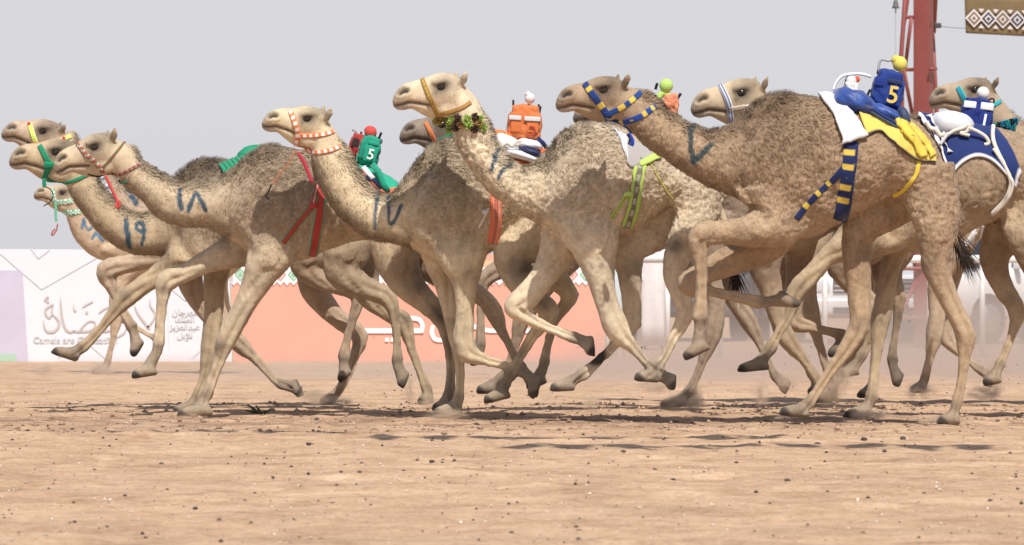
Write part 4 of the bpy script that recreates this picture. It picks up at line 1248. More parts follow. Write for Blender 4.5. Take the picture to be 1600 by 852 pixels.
# ------------------------------------------------------------------ small robot jockeys riding on the saddles
M_PLASTIC = mat_attr("robot_plastic", .45, .04, 30.0, 0.0, sheen=0)
def text_mesh(s, size, mat, parent, name, org, tilt=0.0, thick=.002):
    cu = bpy.data.curves.new("tmp", 'FONT'); cu.body = s; cu.size = size; cu.extrude = thick; cu.align_x = 'CENTER'; cu.align_y = 'CENTER'; cu.offset = size * .012
    o = bpy.data.objects.new("tmp", cu); COL.objects.link(o)
    dg = bpy.context.evaluated_depsgraph_get()
    me = bpy.data.meshes.new_from_object(o.evaluated_get(dg), depsgraph=dg)
    bpy.data.objects.remove(o)
    ca, sa = math.cos(tilt), math.sin(tilt)
    for v in me.vertices:
        x, y, z = v.co
        v.co = (org[0] + x * ca - y * sa, org[1] - z, org[2] + x * sa + y * ca)
    me.materials.clear()
    return finish(name, me, mat, parent, None, False)

def jockey(S, label, c, w, h, tilt, col, pocket, parts, depth=.16, base=None, group="robot jockeys on the saddles"):
    """c: centre of the padded body in picture px; tilt: lean (radians, + leans to the right)"""
    ctr = at(S, *c)
    b = at(S, *(base or (c[0] - math.sin(tilt) * h * .6, c[1] + math.cos(tilt) * h * .6)))
    r = empty("robot_jockey", tuple(b), label, "robot", group)
    W, H_m = w * S.sc, h * S.sc
    ca, sa = math.cos(-tilt), math.sin(-tilt)
    def loc(u, v, dy=0.0):      # local (u right, v up) in metres
        return Vector((ctr.x + u * ca - v * sa, ctr.y + dy, ctr.z + u * sa + v * ca))
    # soft jacket, slightly fuller below
    bm = bmesh.new(); bmesh.ops.create_cube(bm, size=1.0)
    bmesh.ops.subdivide_edges(bm, edges=list(bm.edges), cuts=11, use_grid_fill=True)
    V = np.array([v.co[:] for v in bm.verts]); Fc = [[v.index for v in f.verts] for f in bm.faces]
    bm.free()
    rnd = V / np.maximum(np.linalg.norm(V, axis=1), 1e-6)[:, None] * .62
    Q = V * .66 + rnd * .34
    fx = 1.0 + .10 * (-V[:, 2]) - .12 * (V[:, 2] > .3)
    Q[:, 0] *= W * fx * 1.04; Q[:, 1] *= depth; Q[:, 2] *= H_m * 1.04
    cr_ = np.abs(perlin(Q * (16, 16, 30) + c[0])); Q += ((perlin(Q * 26 + c[0]) * .010) - .014 * np.exp(-(cr_ / .10) ** 2))[:, None] * V * 2
    wv = [tuple(loc(q[0], q[2], q[1])) for q in Q]
    body = mesh_obj("jacket", wv, Fc, M_CLOTH, r, np.tile(col, (len(wv), 1)))
    for (u, v, pw, ph, pc) in pocket:
        m = MB(); m.box((0, 0, 0), (pw * W, .022, ph * H_m), pc, 0, .006)
        m.v = [tuple(loc(u * W + x, v * H_m + z, -depth * .5 + y + .002)) for x, y, z in m.v]
        m.build("pocket", M_CLOTH, body)
    for kind, pts, rr, pc in parts:
        m = MB()
        if kind in ("cap", "head"):
            p = at(S, *pts[0]); m.ball(p, (rr, rr, rr * 1.05), pc)
            if len(pts) > 1:
                q = at(S, *pts[1]); m.tube([p + (q - p) * .4, p + (q - p) * .9, q], [rr * .75, rr * .55, rr * .25], tuple(k * .9 for k in pc))
            m.build("cap", M_CLOTH, r)
        elif kind == "patch":
            a_ = at(S, *pts[0], -depth * .5 - .012); m.box(a_, (rr[0] * S.sc, .012, rr[1] * S.sc), pc, -tilt, .004); m.build("reflective_band", M_CLOTH, body)
        else:
            dyo = 0.0
            if len(pts[0]) == 3: m.tube([at(S, x, y, k) for x, y, k in pts], rr, pc, 8)
            else: m.tube([at(S, x, y) for x, y in crom(pts, 4)], rr, pc, 8)
            m.build(kind, M_PLASTIC if kind in ("antenna", "handle", "whip") else M_CLOTH, r)
    # strut down to the saddle
    m = MB(); m.tube([loc(0, -H_m * .35), loc(0, -H_m * .5), Vector(b) + Vector((0, 0, -.05))], [.035, .04, .045], (.03,.03,.035), 10); m.build("mount", M_PLASTIC, r)
    return r, loc, W, H_m

BK = (.015, .015, .017); GY = (.35, .36, .38)
M_NUM_Y = mat_simple("yellow_print", (.75, .50, .10), .7, .05)
M_NUM_W = mat_simple("white_print", (.80, .82, .82), .7, .05)
r, loc, W, Hm = jockey(H_, "blue robot jockey with yellow 5 and yellow cap", (1387, 141), 46, 58, .20, (.012,.038,.21),
    [(.16,.24,.5,.12,(.02,.03,.10)),(-.36,.16,.32,.24,(.008,.03,.20)),(.18,-.15,.50,.50,(.013,.042,.23))],
    [("cap", [(1406,100),(1395,89)], .046, (.62,.56,.12)), ("handle", [(1372,112),(1376,94),(1388,95),(1398,92)], .008, GY), ("antenna", [(1371,116),(1374,98)], .007, BK), ("antenna", [(1398,108),(1402,94)], .009, BK),
     ("handle", [(1302,141),(1306,130),(1316,119),(1331,116),(1346,116),(1361,120)], .010, (.72,.74,.75)), ("strap", [(1360,140),(1356,150),(1366,158)], .008, BK),
     ("leg", [(1372,166),(1392,176),(1412,187)], .030, (.010,.05,.33))], base=(1378,180))
text_mesh("5", .150, M_NUM_Y, r, "number", loc(W * .17, -Hm * .14, -.105), -.20)
r, loc, W, Hm = jockey(A_, "green robot jockey with white 5 and red cap", (577, 237), 31, 46, .26, (.016,.28,.19),
    [(.12,.30,.55,.14,(.02,.31,.21)),(.14,-.08,.62,.55,(.016,.30,.20)),(-.36,0,.2,.6,(.010,.25,.17))],
    [("cap", [(579,207),(572,199)], .042, (.55,.07,.06)), ("antenna", [(591,219),(596,207)], .008, BK), ("antenna", [(593,217),(597,220),(595,225)], .004, BK),
     ("leg", [(583,258,-.16),(592,270,-.2),(598,288,-.2),(606,299,-.2)], .022, (.012,.28,.18)), ("shin_guard", [(568,262,-.15),(576,272,-.18),(583,280,-.2)], .020, (.72,.76,.78)),
     ("leg", [(586,262,-.17),(593,268,-.19)], .018, (.5,.12,.10)), ("strap", [(572,276,-.19),(586,285,-.2),(594,296,-.2)], .016, (.015,.015,.06))], base=(569,262))
text_mesh("5", .098, M_NUM_W, r, "number", loc(W * .14, -Hm * .10, -.105), -.26)
jockey(B_, "small red robot jockey behind the green one", (557, 228), 22, 36, .30, (.36,.035,.035), [(-.1,.1,.5,.4,(.03,.02,.02)),(.3,0,.12,.9,(.60,.10,.08))],
    [("whip", [(560,214),(557,207),(550,203)], .006, (.25,.25,.25)), ("antenna", [(562,214),(565,206)], .007, BK)], base=(548,258))
r, loc, W, Hm = jockey(E_, "orange robot jockey with white bands and grey topknot cap", (820, 192), 48, 52, .06, (.62,.18,.06),
    [(-.28,-.1,.34,.40,(.58,.16,.05)),(.26,-.06,.38,.48,(.64,.19,.06))],
    [("cap", [(828,154),(823,144)], .034, (.66,.66,.67)), ("antenna", [(802,178),(802,156)], .007, BK), ("antenna", [(840,180),(842,163)], .007, BK), ("antenna", [(843,178),(845,166)], .006, BK),
     ("patch", [(805,184)], (19,7), WHITE), ("patch", [(832,186)], (25,7), WHITE), ("strap", [(840,216,-.1),(849,224,-.12),(855,233,-.1)], .014, NAVY), ("bottle", [(793,204),(794,194)], .012, (.5,.52,.54))], base=(820,232))
m = MB(); m.tube([loc(u * W, v * Hm, -.095) for u, v in crom([(.08,-.36),(.26,-.37),(.34,-.24),(.28,-.12),(.16,-.14)], 4)], .008, (.42,.07,.03), 6); m.build("number", M_CLOTH, r)
puff(E_, sE, "front_cushion", 784, 217, 19, 13, .14, -.3, mat_simple("orange_cushion", (.70,.19,.06), .7, .1), .06)
M_PADW = mat_simple("white_pad", (.74,.74,.77), .75, .06)
puff(E_, sE, "white_roll", 790, 225, 24, 14, .16, -.42, M_PADW, .1, dy=-.05)
puff(E_, sE, "white_roll", 828, 227, 20, 9, .16, -.25, M_PADW, .1, dy=-.05)
puff(E_, sE, "navy_roll", 830, 238, 20, 6, .17, -.32, mat_simple("navy_roll", (.015,.022,.09), .6, .2), .05, dy=-.08)
puff(E_, sE, "white_roll", 816, 244, 34, 8, .18, -.28, M_PADW, .08, dy=-.08)
puff(E_, sE, "orange_roll", 852, 243, 10, 11, .16, .3, mat_simple("orange_roll", (.66,.15,.05), .7, .1), .08, dy=-.04)
rope(E_, "saddle_rope", [(776,222),(784,228),(793,224),(800,229),(808,222),(813,220),(806,228),(815,224)], .010, (.60,.57,.52), sE, dy=-.24)
jockey(G_, "lime capped robot jockey with peach jacket behind the brown camel's nape", (1047, 165), 24, 34, .12, (.66,.26,.15), [(.05,.1,.5,.3,(.60,.22,.12))],
    [("cap", [(1041,134),(1047,126)], .044, (.42,.62,.16)), ("arm", [(1041,142),(1032,149),(1026,160)], .022, (.45,.64,.16)), ("antenna", [(1024,140),(1027,130)], .009, BK), ("antenna", [(1056,158),(1064,146)], .009, BK), ("antenna", [(1058,160),(1060,150)], .008, BK), ("collar", [(1036,146),(1046,149)], .02, (.45,.64,.16))], base=(1048,214))
r, loc, W, Hm = jockey(I_, "navy and white robot jockey with round white head and number 1", (1526, 180), 46, 48, .12, (.010,.025,.17),
    [(-.30,.30,.42,.22,(.72,.73,.75)),(.28,.30,.44,.24,(.72,.73,.75)),(.26,-.1,.4,.45,(.012,.03,.20))],
    [("head", [(1536,146)], .042, (.70,.69,.67)), ("antenna", [(1541,158),(1551,154),(1553,160),(1547,166)], .006, BK), ("strap", [(1530,156),(1528,162)], .014, BK)], base=(1518,212))
text_mesh("1", .125, M_NUM_W, r, "number", loc(W * .24, -Hm * .20, -.105), -.2)
jockey(K_, "black and white robot jockey with red cap patch beside the white handle", (1328, 160), 26, 60, .05, (.60,.60,.62), [],
    [("cap", [(1330,127)], .040, (.62,.62,.62)), ("cap", [(1339,124)], .022, (.62,.10,.05)), ("antenna", [(1320,140),(1324,124),(1331,116)], .014, BK), ("strap", [(1318,141),(1328,134),(1340,140)], .012, BK)], base=(1326,196))
# ------------------------------------------------------------------ the ground: one sheet of churned sand out to the horizon
def ground_h(X, Y):
    n = X.size
    P3 = lambda a, b, c: np.stack([X.ravel() * a, Y.ravel() * b, np.full(n, c)], 1)
    near = sstep(70, 45, Y.ravel())
    h = perlin(P3(.35, .8, 1.3)) * .012 + perlin(P3(1.6, 2.0, 4.1)) * .009 + perlin(P3(4.2, 5.5, 7.7)) * .011 + perlin(P3(10, 10, 2.2)) * .008
    churn = np.exp(-((Y.ravel() - 31.3) / 2.6) ** 2)
    rut = perlin(P3(.7, 6.0, 9.9)) * .006 + np.abs(perlin(P3(5.5, 7.0, 12.2))) * .012 - .002
    h = h + churn * rut
    # wheel tracks crossing the foreground
    for y0, k, dp in ((20.6, -.16, .016), (21.9, -.20, .010), (24.5, .02, .012), (37.5, .05, .02)):
        c = Y.ravel() - (y0 + k * X.ravel() + .12 * perlin(P3(.5, 0, y0)))
        h += dp * (-np.exp(-(c / .10) ** 2) + .7 * np.exp(-((np.abs(c) - .2) / .09) ** 2)) * (.5 + perlin(P3(1.2, .3, y0 + 3)))
    return (h * near).reshape(X.shape)
gx = np.concatenate([-np.geomspace(2500, 5.6, 22), np.arange(-5.4, 5.41, .042), np.geomspace(5.6, 2500, 22)])
gy = np.concatenate([[-60, -20, 0, 8, 12, 14], np.arange(15.0, 25, .06), np.arange(25, 35, .045), np.arange(35, 58, .14), np.geomspace(58.5, 4500, 26)])
GX, GY = np.meshgrid(gx, gy)
# dents left by feet
GH = ground_h(GX, GY)
for _ in range(700):
    fx, fy = rng.uniform(-4.5, 4.5), rng.normal(31.0, 3.2) if _ % 3 else rng.uniform(16, 29)
    i0, i1 = np.searchsorted(gx, (fx - .4, fx + .4)); j0, j1 = np.searchsorted(gy, (fy - .3, fy + .3))
    if i1 <= i0 or j1 <= j0: continue
    rr = np.sqrt(((GX[j0:j1, i0:i1] - fx) / .13) ** 2 + ((GY[j0:j1, i0:i1] - fy) / .10) ** 2)
    GH[j0:j1, i0:i1] += (-.013 * np.exp(-rr ** 2) + .007 * np.exp(-((rr - 1.5) / .45) ** 2)) * rng.uniform(.4, 1.1)
ny, nx = GX.shape
Vg = np.stack([GX.ravel(), GY.ravel(), GH.ravel()], 1)
idx = (np.arange(ny - 1)[:, None] * nx + np.arange(nx - 1)[None]).ravel()
Tg = np.concatenate([np.stack([idx, idx + 1, idx + nx + 1], 1), np.stack([idx, idx + nx + 1, idx + nx], 1)])
M_SAND, nt, b = new_mat("sand")
tc = nt.nodes.new('ShaderNodeTexCoord')
def nz(scale, detail, stretch, rough=.6):
    mp = nt.nodes.new('ShaderNodeMapping'); mp.inputs['Scale'].default_value = stretch
    q = nt.nodes.new('ShaderNodeTexNoise'); q.inputs['Scale'].default_value = scale; q.inputs['Detail'].default_value = detail; q.inputs['Roughness'].default_value = rough
    nt.links.new(tc.outputs['Object'], mp.inputs[0]); nt.links.new(mp.outputs[0], q.inputs['Vector'])
    return q
def ramp(src, stops):
    r = nt.nodes.new('ShaderNodeValToRGB')
    el = r.color_ramp.elements
    while len(el) < len(stops): el.new(.5)
    for e, (p, c) in zip(el, stops): e.position = p; e.color = tuple(c) + (1,)
    nt.links.new(src.outputs[0], r.inputs[0])
    return r
def mix(a, c, fac=None, mode='MIX', f=.5):
    m_ = nt.nodes.new('ShaderNodeMixRGB'); m_.blend_type = mode; m_.inputs[0].default_value = f
    nt.links.new(a.outputs[0], m_.inputs[1]); nt.links.new(c.outputs[0], m_.inputs[2])
    if fac is not None: nt.links.new(fac.outputs[0], m_.inputs[0])
    return m_
base_r = ramp(nz(.9, 5, (1, 1.6, 1)), [(.3, (.50, .348, .232)), (.5, (.585, .405, .270)), (.72, (.655, .462, .315))])
grain = ramp(nz(34, 6, (1, 1, 1), .75), [(.25, (.62, .59, .56)), (.5, (1, 1, 1)), (.8, (1.22, 1.22, 1.20))])
patchy = ramp(nz(2.2, 6, (.9, 1.0, 1), .7), [(.42, (1, 1, 1)), (.64, (.74, .68, .64))])
m1 = mix(base_r, grain, None, 'MULTIPLY', 1.0)
mid = ramp(nz(7.5, 5, (.8, 1, 1), .7), [(.36, (.78, .73, .69)), (.50, (1, 1, 1)), (.72, (1.07, 1.06, 1.05))])  # brown mottling painted in place of weak relief shading in the hollows
m2a = mix(m1, patchy, None, 'MULTIPLY', .9)
m2_ = mix(m2a, mid, None, 'MULTIPLY', .75)
# churned running line: freshly turned, redder sand, darkened partly for the pack's shade
sx = nt.nodes.new('ShaderNodeSeparateXYZ'); nt.links.new(tc.outputs['Object'], sx.inputs[0])
def math_n(op, a, v):
    q = nt.nodes.new('ShaderNodeMath'); q.operation = op
    if hasattr(a, 'outputs'): nt.links.new(a.outputs[0], q.inputs[0])
    else: nt.links.new(a, q.inputs[0])
    q.inputs[1].default_value = v
    return q
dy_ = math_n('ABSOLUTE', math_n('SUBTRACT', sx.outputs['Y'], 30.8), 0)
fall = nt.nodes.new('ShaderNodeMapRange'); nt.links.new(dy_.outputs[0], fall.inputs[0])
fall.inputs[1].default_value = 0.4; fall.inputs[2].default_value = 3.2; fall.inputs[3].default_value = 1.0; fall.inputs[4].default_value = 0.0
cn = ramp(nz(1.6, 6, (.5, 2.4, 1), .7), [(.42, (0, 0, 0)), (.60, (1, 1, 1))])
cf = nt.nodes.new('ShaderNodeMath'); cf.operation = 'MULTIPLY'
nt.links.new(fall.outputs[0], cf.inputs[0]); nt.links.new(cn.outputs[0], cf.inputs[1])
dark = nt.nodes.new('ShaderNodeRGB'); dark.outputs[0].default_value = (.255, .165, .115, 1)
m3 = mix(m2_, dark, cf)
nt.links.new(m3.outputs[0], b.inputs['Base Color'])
b.inputs['Roughness'].default_value = .95
b.inputs['Specular IOR Level'].default_value = .15
bp = nt.nodes.new('ShaderNodeBump'); bp.inputs['Strength'].default_value = .8; bp.inputs['Distance'].default_value = .017
bn = nz(26, 7, (1, 1, 1), .75)
nt.links.new(bn.outputs[0], bp.inputs['Height']); nt.links.new(bp.outputs[0], b.inputs['Normal'])
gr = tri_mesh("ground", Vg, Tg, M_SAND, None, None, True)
gr["kind"] = "structure"

def g_at(x, y):
    i = np.clip(np.searchsorted(gx, x), 1, nx - 1); j = np.clip(np.searchsorted(gy, y), 1, ny - 1)
    return GH[j, i]
def ground_px(px, py):
    d = F * CAMH / (py - HORY)
    x = (px - 800) * d / F
    return x, d, float(g_at(np.array([x]), np.array([d]))[0])

# loose grit: nobody could count it
def grit(name, n, smin, smax, cols, ymin, ymax, power=1.6, parent=None):
    o8 = np.array([(1,0,0),(-1,0,0),(0,1,0),(0,-1,0),(0,0,1),(0,0,-.6)], float)
    t8 = np.array([(0,2,4),(2,1,4),(1,3,4),(3,0,4),(2,0,5),(1,2,5),(3,1,5),(0,3,5)])
    y = ymin + (ymax - ymin) * rng.random(n) ** 1.0
    x = rng.uniform(-1, 1, n) * (.11 * y + .2)
    s = smin * (smax / smin) ** (rng.random(n) ** power)
    z = g_at(x, y) + s * .25
    V = o8[None] * (s[:, None, None] * rng.uniform(.6, 1.3, (n, 6, 1))) * np.array([1.3, 1.2, .8])
    a = rng.uniform(0, 6.28, n); ca, sa = np.cos(a)[:, None], np.sin(a)[:, None]
    V = np.stack([V[:, :, 0] * ca - V[:, :, 1] * sa, V[:, :, 0] * sa + V[:, :, 1] * ca, V[:, :, 2]], 2)
    V += np.stack([x, y, z], 1)[:, None]
    T = (np.arange(n)[:, None, None] * 6 + t8[None]).reshape(-1, 3)
    c = np.array(cols)[rng.integers(0, len(cols), n)] * rng.uniform(.7, 1.2, n)[:, None]
    o = tri_mesh(name, V.reshape(-1, 3), T, M_CLOTH, parent, np.repeat(c, 6, 0))
    return o
g1 = grit("dark_gravel", 3600, .002, .011, [(.06,.045,.038),(.09,.065,.05),(.17,.11,.08)], 16.2, 40, 2.8)
tag(g1, "scattered dark gravel over the sand", "gravel", kind="stuff")
g2 = grit("pale_gravel", 5200, .002, .008, [(.62,.53,.43),(.72,.64,.55),(.50,.38,.28)], 16.2, 44, 2.2)
tag(g2, "scattered pale stone chips over the sand", "gravel", kind="stuff")
g3 = grit("sand_clods", 2600, .006, .022, [(.36,.23,.15),(.42,.28,.19),(.28,.18,.12)], 28.2, 36, 2.6)
tag(g3, "crumbled clods of sand along the running line", "sand", kind="stuff")
M_STONE = mat_simple("dark_stone", (.075, .06, .05), .85, .35, 40.0, 0, .6, 60.0)
for px, py, r in ((252,725,7),(675,725,7),(692,721,7),(565,727,6),(562,741,6),(482,699,7),(488,697,6),(745,664,7),(495,655,7),(195,777,5),(520,786,6),(305,794,7),(7,810,6),(974,709,7),(1277,694,8),(1350,690,8),(1411,690,8),(1444,708,8),
                  (1052,753,6),(1230,753,8),(43,674,6),(113,670,5),(12,673,6),(320,659,5),(384,723,4),(1109,698,6),(1382,708,6)):
    x, d, z = ground_px(px, py)
    r = r * d / F * .5
    bm = bmesh.new(); bmesh.ops.create_icosphere(bm, subdivisions=2, radius=1.0)
    V = np.array([v.co[:] for v in bm.verts]); Fc = [[v.index for v in f.verts] for f in bm.faces]; bm.free()
    V = V * (1 + .35 * perlin(V * 1.3 + px))[:, None] * np.array([1.25, 1.1, .8]) * r + np.array([x, d, z + r * .45])
    tag(mesh_obj("stone", V, Fc, M_STONE, None), "small dark stone lying on the open sand", "stone", "small dark stones on the sand")
# torn palm leaf
x, d, z = ground_px(408, 648)
tw = empty("palm_leaf_scrap", (x, d, z), "torn dark green palm leaf scrap lying on the sand", "leaf")
for j, (dx, dz, L, an) in enumerate(((-.01, .0, .13, 2.35), (.0, .0, .09, 2.0), (.03, .0, .08, 2.9), (.0, .005, .07, .35), (-.02, 0, .10, 2.75))):
    a = Vector((x + dx, d + .01 * j, z + .006 + dz)); bb = a + Vector((math.cos(an) * L, -.01 * j, math.sin(an) * L * .75))
    m_ = MB(); m_.tube([a, a.lerp(bb, .35), a.lerp(bb, .7), bb], [.004, .011, .008, .001], (.075,.085,.05), 6); m_.build("blade", M_CLOTH, tw)

# ------------------------------------------------------------------ printed hoardings along the far edge of the track
BD = F * CAMH / (565 - HORY)
BS = BD / F
def bx(px, py, off=0.0): return P(px, py, BD + off)
M_BOARD_W = mat_simple("white_hoarding", (.64, .66, .72), .75, .03, 3.0)
M_BOARD_P = mat_simple("peach_hoarding", (.70, .345, .265), .8, .04, 2.0)
M_LAV = mat_simple("lavender_print", (.50, .47, .60), .8, .05, 3.0)
M_GRN = mat_simple("green_print", (.36, .52, .40), .8, .05, 3.0)
M_FAINT = mat_simple("faint_grey_print", (.595, .615, .675), .8, .02, 3.0)
M_TAUPE = mat_simple("taupe_lettering", (.47, .42, .41), .8, .04, 3.0)
M_GREYL = mat_simple("grey_lettering", (.52, .51, .53), .8, .04, 3.0)
M_WHITE = mat_simple("white_lettering", (.80, .80, .82), .8, .02, 3.0)
M_TANP = mat_simple("tan_print", (.72, .46, .28), .8, .04, 3.0)
M_CORAL = mat_simple("coral_print", (.62, .26, .20), .8, .04, 3.0)
M_GREENP = mat_simple("leaf_green_print", (.22, .50, .32), .8, .04, 3.0)
def board(name, root, quad, mat, off=0.0, th=.05):
    a = [bx(x, y, off) for x, y in quad]
    bck = [q + Vector((0, th, 0)) for q in a]
    n = len(a)
    Fc = [tuple(range(n)), tuple(reversed(range(n, 2 * n)))] + [(i, i + n, (i + 1) % n + n, (i + 1) % n) for i in range(n)]
    return mesh_obj(name, a + bck, Fc, mat, root, None, False)
def stroke(name, pts, w, mat, root, off=-.012, k=6, th=.003):
    """flat printed brush stroke with varying width"""
    A = crom([p if len(p) == 3 else tuple(p) + (w,) for p in pts], k)
    T = np.gradient(A[:, :2], axis=0); T /= np.linalg.norm(T, axis=1)[:, None] + 1e-9
    N = np.stack([-T[:, 1], T[:, 0]], 1)
    L_, R_ = A[:, :2] + N * A[:, 2:] / 2, A[:, :2] - N * A[:, 2:] / 2
    n = len(A)
    V = [bx(x, y, off) for x, y in L_] + [bx(x, y, off) for x, y in R_]
    Fc = [(i, i + 1, n + i + 1, n + i) for i in range(n - 1)]
    return mesh_obj(name, V, Fc, mat, root, None, False)
hw_ = empty("hoarding", tuple(bx(150, 565)), "white printed hoarding with Arabic calligraphy and Camels are Civilization", "hoarding", "printed hoardings along the track")
board("panel", hw_, [(-1700, 566), (363, 566), (357, 391), (-1700, 382)], M_BOARD_W)
board("printed_field", hw_, [(-1700, 565), (44, 565), (35, 423), (-1700, 421)], M_LAV, -.006, .004)
board("printed_field", hw_, [(-1700, 565), (26, 565), (25, 553), (-1700, 553)], M_GRN, -.012, .004)
for pts in (((0,396),(65,452),(165,395)), ((48,388),(60,404),(78,390)), ((230,420),(290,470),(330,430)), ((300,560),(360,505)), ((90,560),(130,530),(170,565)), ((255,390),(300,440),(352,394))):
    for i in range(len(pts) - 1): stroke("faint_line", [pts[i], pts[i + 1]], 1.4, M_FAINT, hw_, -.008, 2)
# calligraphy, as far as the camels leave it in view (pixel outlines read off the picture)
def cz(x, y): return (x * .2699, 370 + y * .2699)
CAL = [([(310,390,3),(285,405,7),(262,425,8),(268,455,7),(285,470,6),(300,450,6),(300,420,6),(310,395,4)], 6),          # closed letter
       ([(303,450,3),(335,480,8),(342,515,9),(315,548,9),(275,550,8),(256,520,6),(253,485,3)], 8),
       ([(350,350,2),(352,400,7),(360,470,8),(378,530,9),(405,552,8),(430,545,6)], 8),
       ([(425,548,6),(465,550,7),(520,545,7),(550,520,6),(548,495,5),(520,490,5),(490,510,6),(462,545,7)], 7),
       ([(475,412,2),(500,395,6),(540,375,4)], 4), ([(425,392,2),(428,420,4),(436,434,4),(442,420,2)], 4), ([(568,445,2),(595,425,6),(630,405,4)], 4),
       ([(560,540,4),(600,548,7),(650,540,7),(690,520,6)], 7), ([(620,590,5),(680,580,6),(720,555,6),(735,520,5)], 6),
       ([(780,400,3),(795,440,6),(830,490,8),(868,535,8)], 8), ([(868,358,2),(870,400,6),(895,440,7),(890,480,6),(850,530,7)], 7)]
for pts, w in CAL: stroke("calligraphy", [cz(x, y) + (ww,) for x, y, ww in [(a, b_, c * .42) for a, b_, c in pts]], w, M_TAUPE, hw_, -.010, 6)
for x, y in ((262,366),(275,352),(276,378),(502,440)):
    q = cz(x, y); stroke("calligraphy_dot", [(q[0] - 2.4, q[1], 1), (q[0], q[1], 4.6), (q[0] + 2.4, q[1], 1)], 4, M_TAUPE, hw_, -.010, 2)
text_mesh("Camels are Civilization", 14.2 * BS, M_GREYL, hw_, "lettering", tuple(bx(118, 532, -.010)), 0, .001)
AR = [("\uFEE5\uFE8E\uFE9F\uFEAE\uFEEC\uFEE3", 488), ("\uFEDA\uFEE0\uFEE4\uFEDF\uFE8D", 499), ("\uFEB0\uFEF3\uFEB0\uFECC\uFEDF\uFE8D\uFEAA\uFE92\uFECB", 511), ("\uFEDE\uFE91\uFEFA\uFEDF", 524)]
for s_, y in AR: text_mesh(s_, 13.5 * BS, M_GREYL, hw_, "lettering", tuple(bx(289, y, -.010)), 0, .001)
stroke("divider", [(262, 470), (264, 545)], 1.0, M_FAINT, hw_, -.010, 2)
hp_ = empty("hoarding", tuple(bx(650, 565)), "peach printed hoarding with diamond border and white Arabic letters", "hoarding", "printed hoardings along the track")
board("panel", hp_, [(365.5, 566), (946, 566), (943, 397), (361, 397)], M_BOARD_P, .004)
board("printed_field", hp_, [(363, 417), (943, 417), (943, 407), (362, 407)], M_TANP, -.004, .004)
board("printed_field", hp_, [(364, 441), (943.5, 441), (943.3, 417.4), (363.6, 417.4)], M_WHITE, -.004, .004)
k = 0
x = 375.6
while x < 940:
    c = M_GREENP if k % 2 == 0 else M_CORAL
    for r1, r2 in ((9.2, 6.6), (4.2, 0.0)):
        for a in range(4):
            an = [(r1, 0), (0, r1 * 1.15), (-r1, 0), (0, -r1 * 1.15)]; bn_ = [(r2, 0), (0, r2 * 1.15), (-r2, 0), (0, -r2 * 1.15)]
            p0, p1, q0, q1 = an[a], an[(a + 1) % 4], bn_[a], bn_[(a + 1) % 4]
            if a == 0 and r1 > 5: VV, FF = [], []
            if a == 0 and r1 < 5: pass
            o_ = len(VV)
            VV += [bx(x + u_, 429 + v_, -.010) for u_, v_ in (p0, p1, q1, q0)]; FF.append((o_, o_ + 1, o_ + 2, o_ + 3))
    mesh_obj("diamond", VV, FF, c, hp_, None, False)
    stroke("border_point", [(x - 10.3, 438.5, .1), (x - 10.3 + .01, 438.5, 9.5), (x - 10.3 + 4.7, 444, 4.8), (x - 10.3 + 4.71, 444, .1)], 1, M_WHITE, hp_, -.010, 1) if False else None
    mesh_obj("border_point", [bx(x - 15, 440.5, -.009), bx(x - 5.5, 440.5, -.009), bx(x - 10.3, 446.5, -.009)], [(0, 1, 2)], M_WHITE, hp_, None, False)
    mesh_obj("border_point", [bx(x - 4.8, 440.5, -.009), bx(x + 4.8, 440.5, -.009), bx(x, 446.5, -.009)], [(0, 1, 2)], M_WHITE, hp_, None, False)
    x += 20.75; k += 1
stroke("lettering", [(563,517,8),(614,517,8),(660,517,8)], 8, M_WHITE, hp_)
stroke("lettering", [(658,520,7),(660,508,7),(654,499,7),(639,497,7)], 7, M_WHITE, hp_, -.016)
for x in (604.5, 613): stroke("lettering_dot", [(x - 3, 531), (x + 3, 531)], 6, M_WHITE, hp_, -.012, 2)
stroke("lettering", [(677,508,6),(675,520,7),(680,530,7),(692,532,6)], 6, M_WHITE, hp_)
stroke("lettering", [(700,505,6),(722,514,7),(738,510,7),(748,513,7),(768,517,7),(784,514,7),(785,503,7),(776,495,7),(764,496,6)], 7, M_WHITE, hp_)
stroke("lettering", [(800,514,7),(830,517,7),(842,510,6),(842,498,5)], 7, M_WHITE, hp_)

# ------------------------------------------------------------------ white rail, pale board, man, cars, mast behind the dust
M_WPAINT = mat_simple("white_paint", (.76, .77, .78), .5, .04, 6.0)
RD = 59.0
fr = empty("guard_rail", tuple(P(1100, HORY + CAMH * F / RD, RD)), "white pipe rail fence beyond the hoardings", "fence")
zr = P(0, 405, RD).z
m_ = MB(); m_.tube([Vector(((946 - 800) * RD / F, RD, zr)), Vector(((1720 - 800) * RD / F, RD, zr))], .05, None, 10); m_.build("rail", M_WPAINT, fr, usecol=False)
for px in list(range(961, 1720, 82)):
    m_ = MB(); xx = (px - 800) * RD / F; m_.tube([Vector((xx, RD + .01, -.05)), Vector((xx, RD + .01, zr))], .034, None, 8); m_.build("post", M_WPAINT, fr, usecol=False)
pb = empty("sign_board", tuple(P(960, 557, 57.5)), "pale blue board at the end of the peach hoarding", "board")
m_ = MB(); c_ = P(962, 457, 57.5); m_.box(c_, (34 * 57.5 / F, .04, 92 * 57.5 / F), None, 0, .006); m_.build("panel", mat_simple("pale_blue_board", (.52, .60, .64), .7, .05, 3.0), pb, usecol=False)
for dx in (-.1, .1):
    m_ = MB(); m_.tube([Vector((c_.x + dx, 57.53, -.05)), Vector((c_.x + dx, 57.53, c_.z))], .02, None, 8); m_.build("post", M_WPAINT, pb, usecol=False)

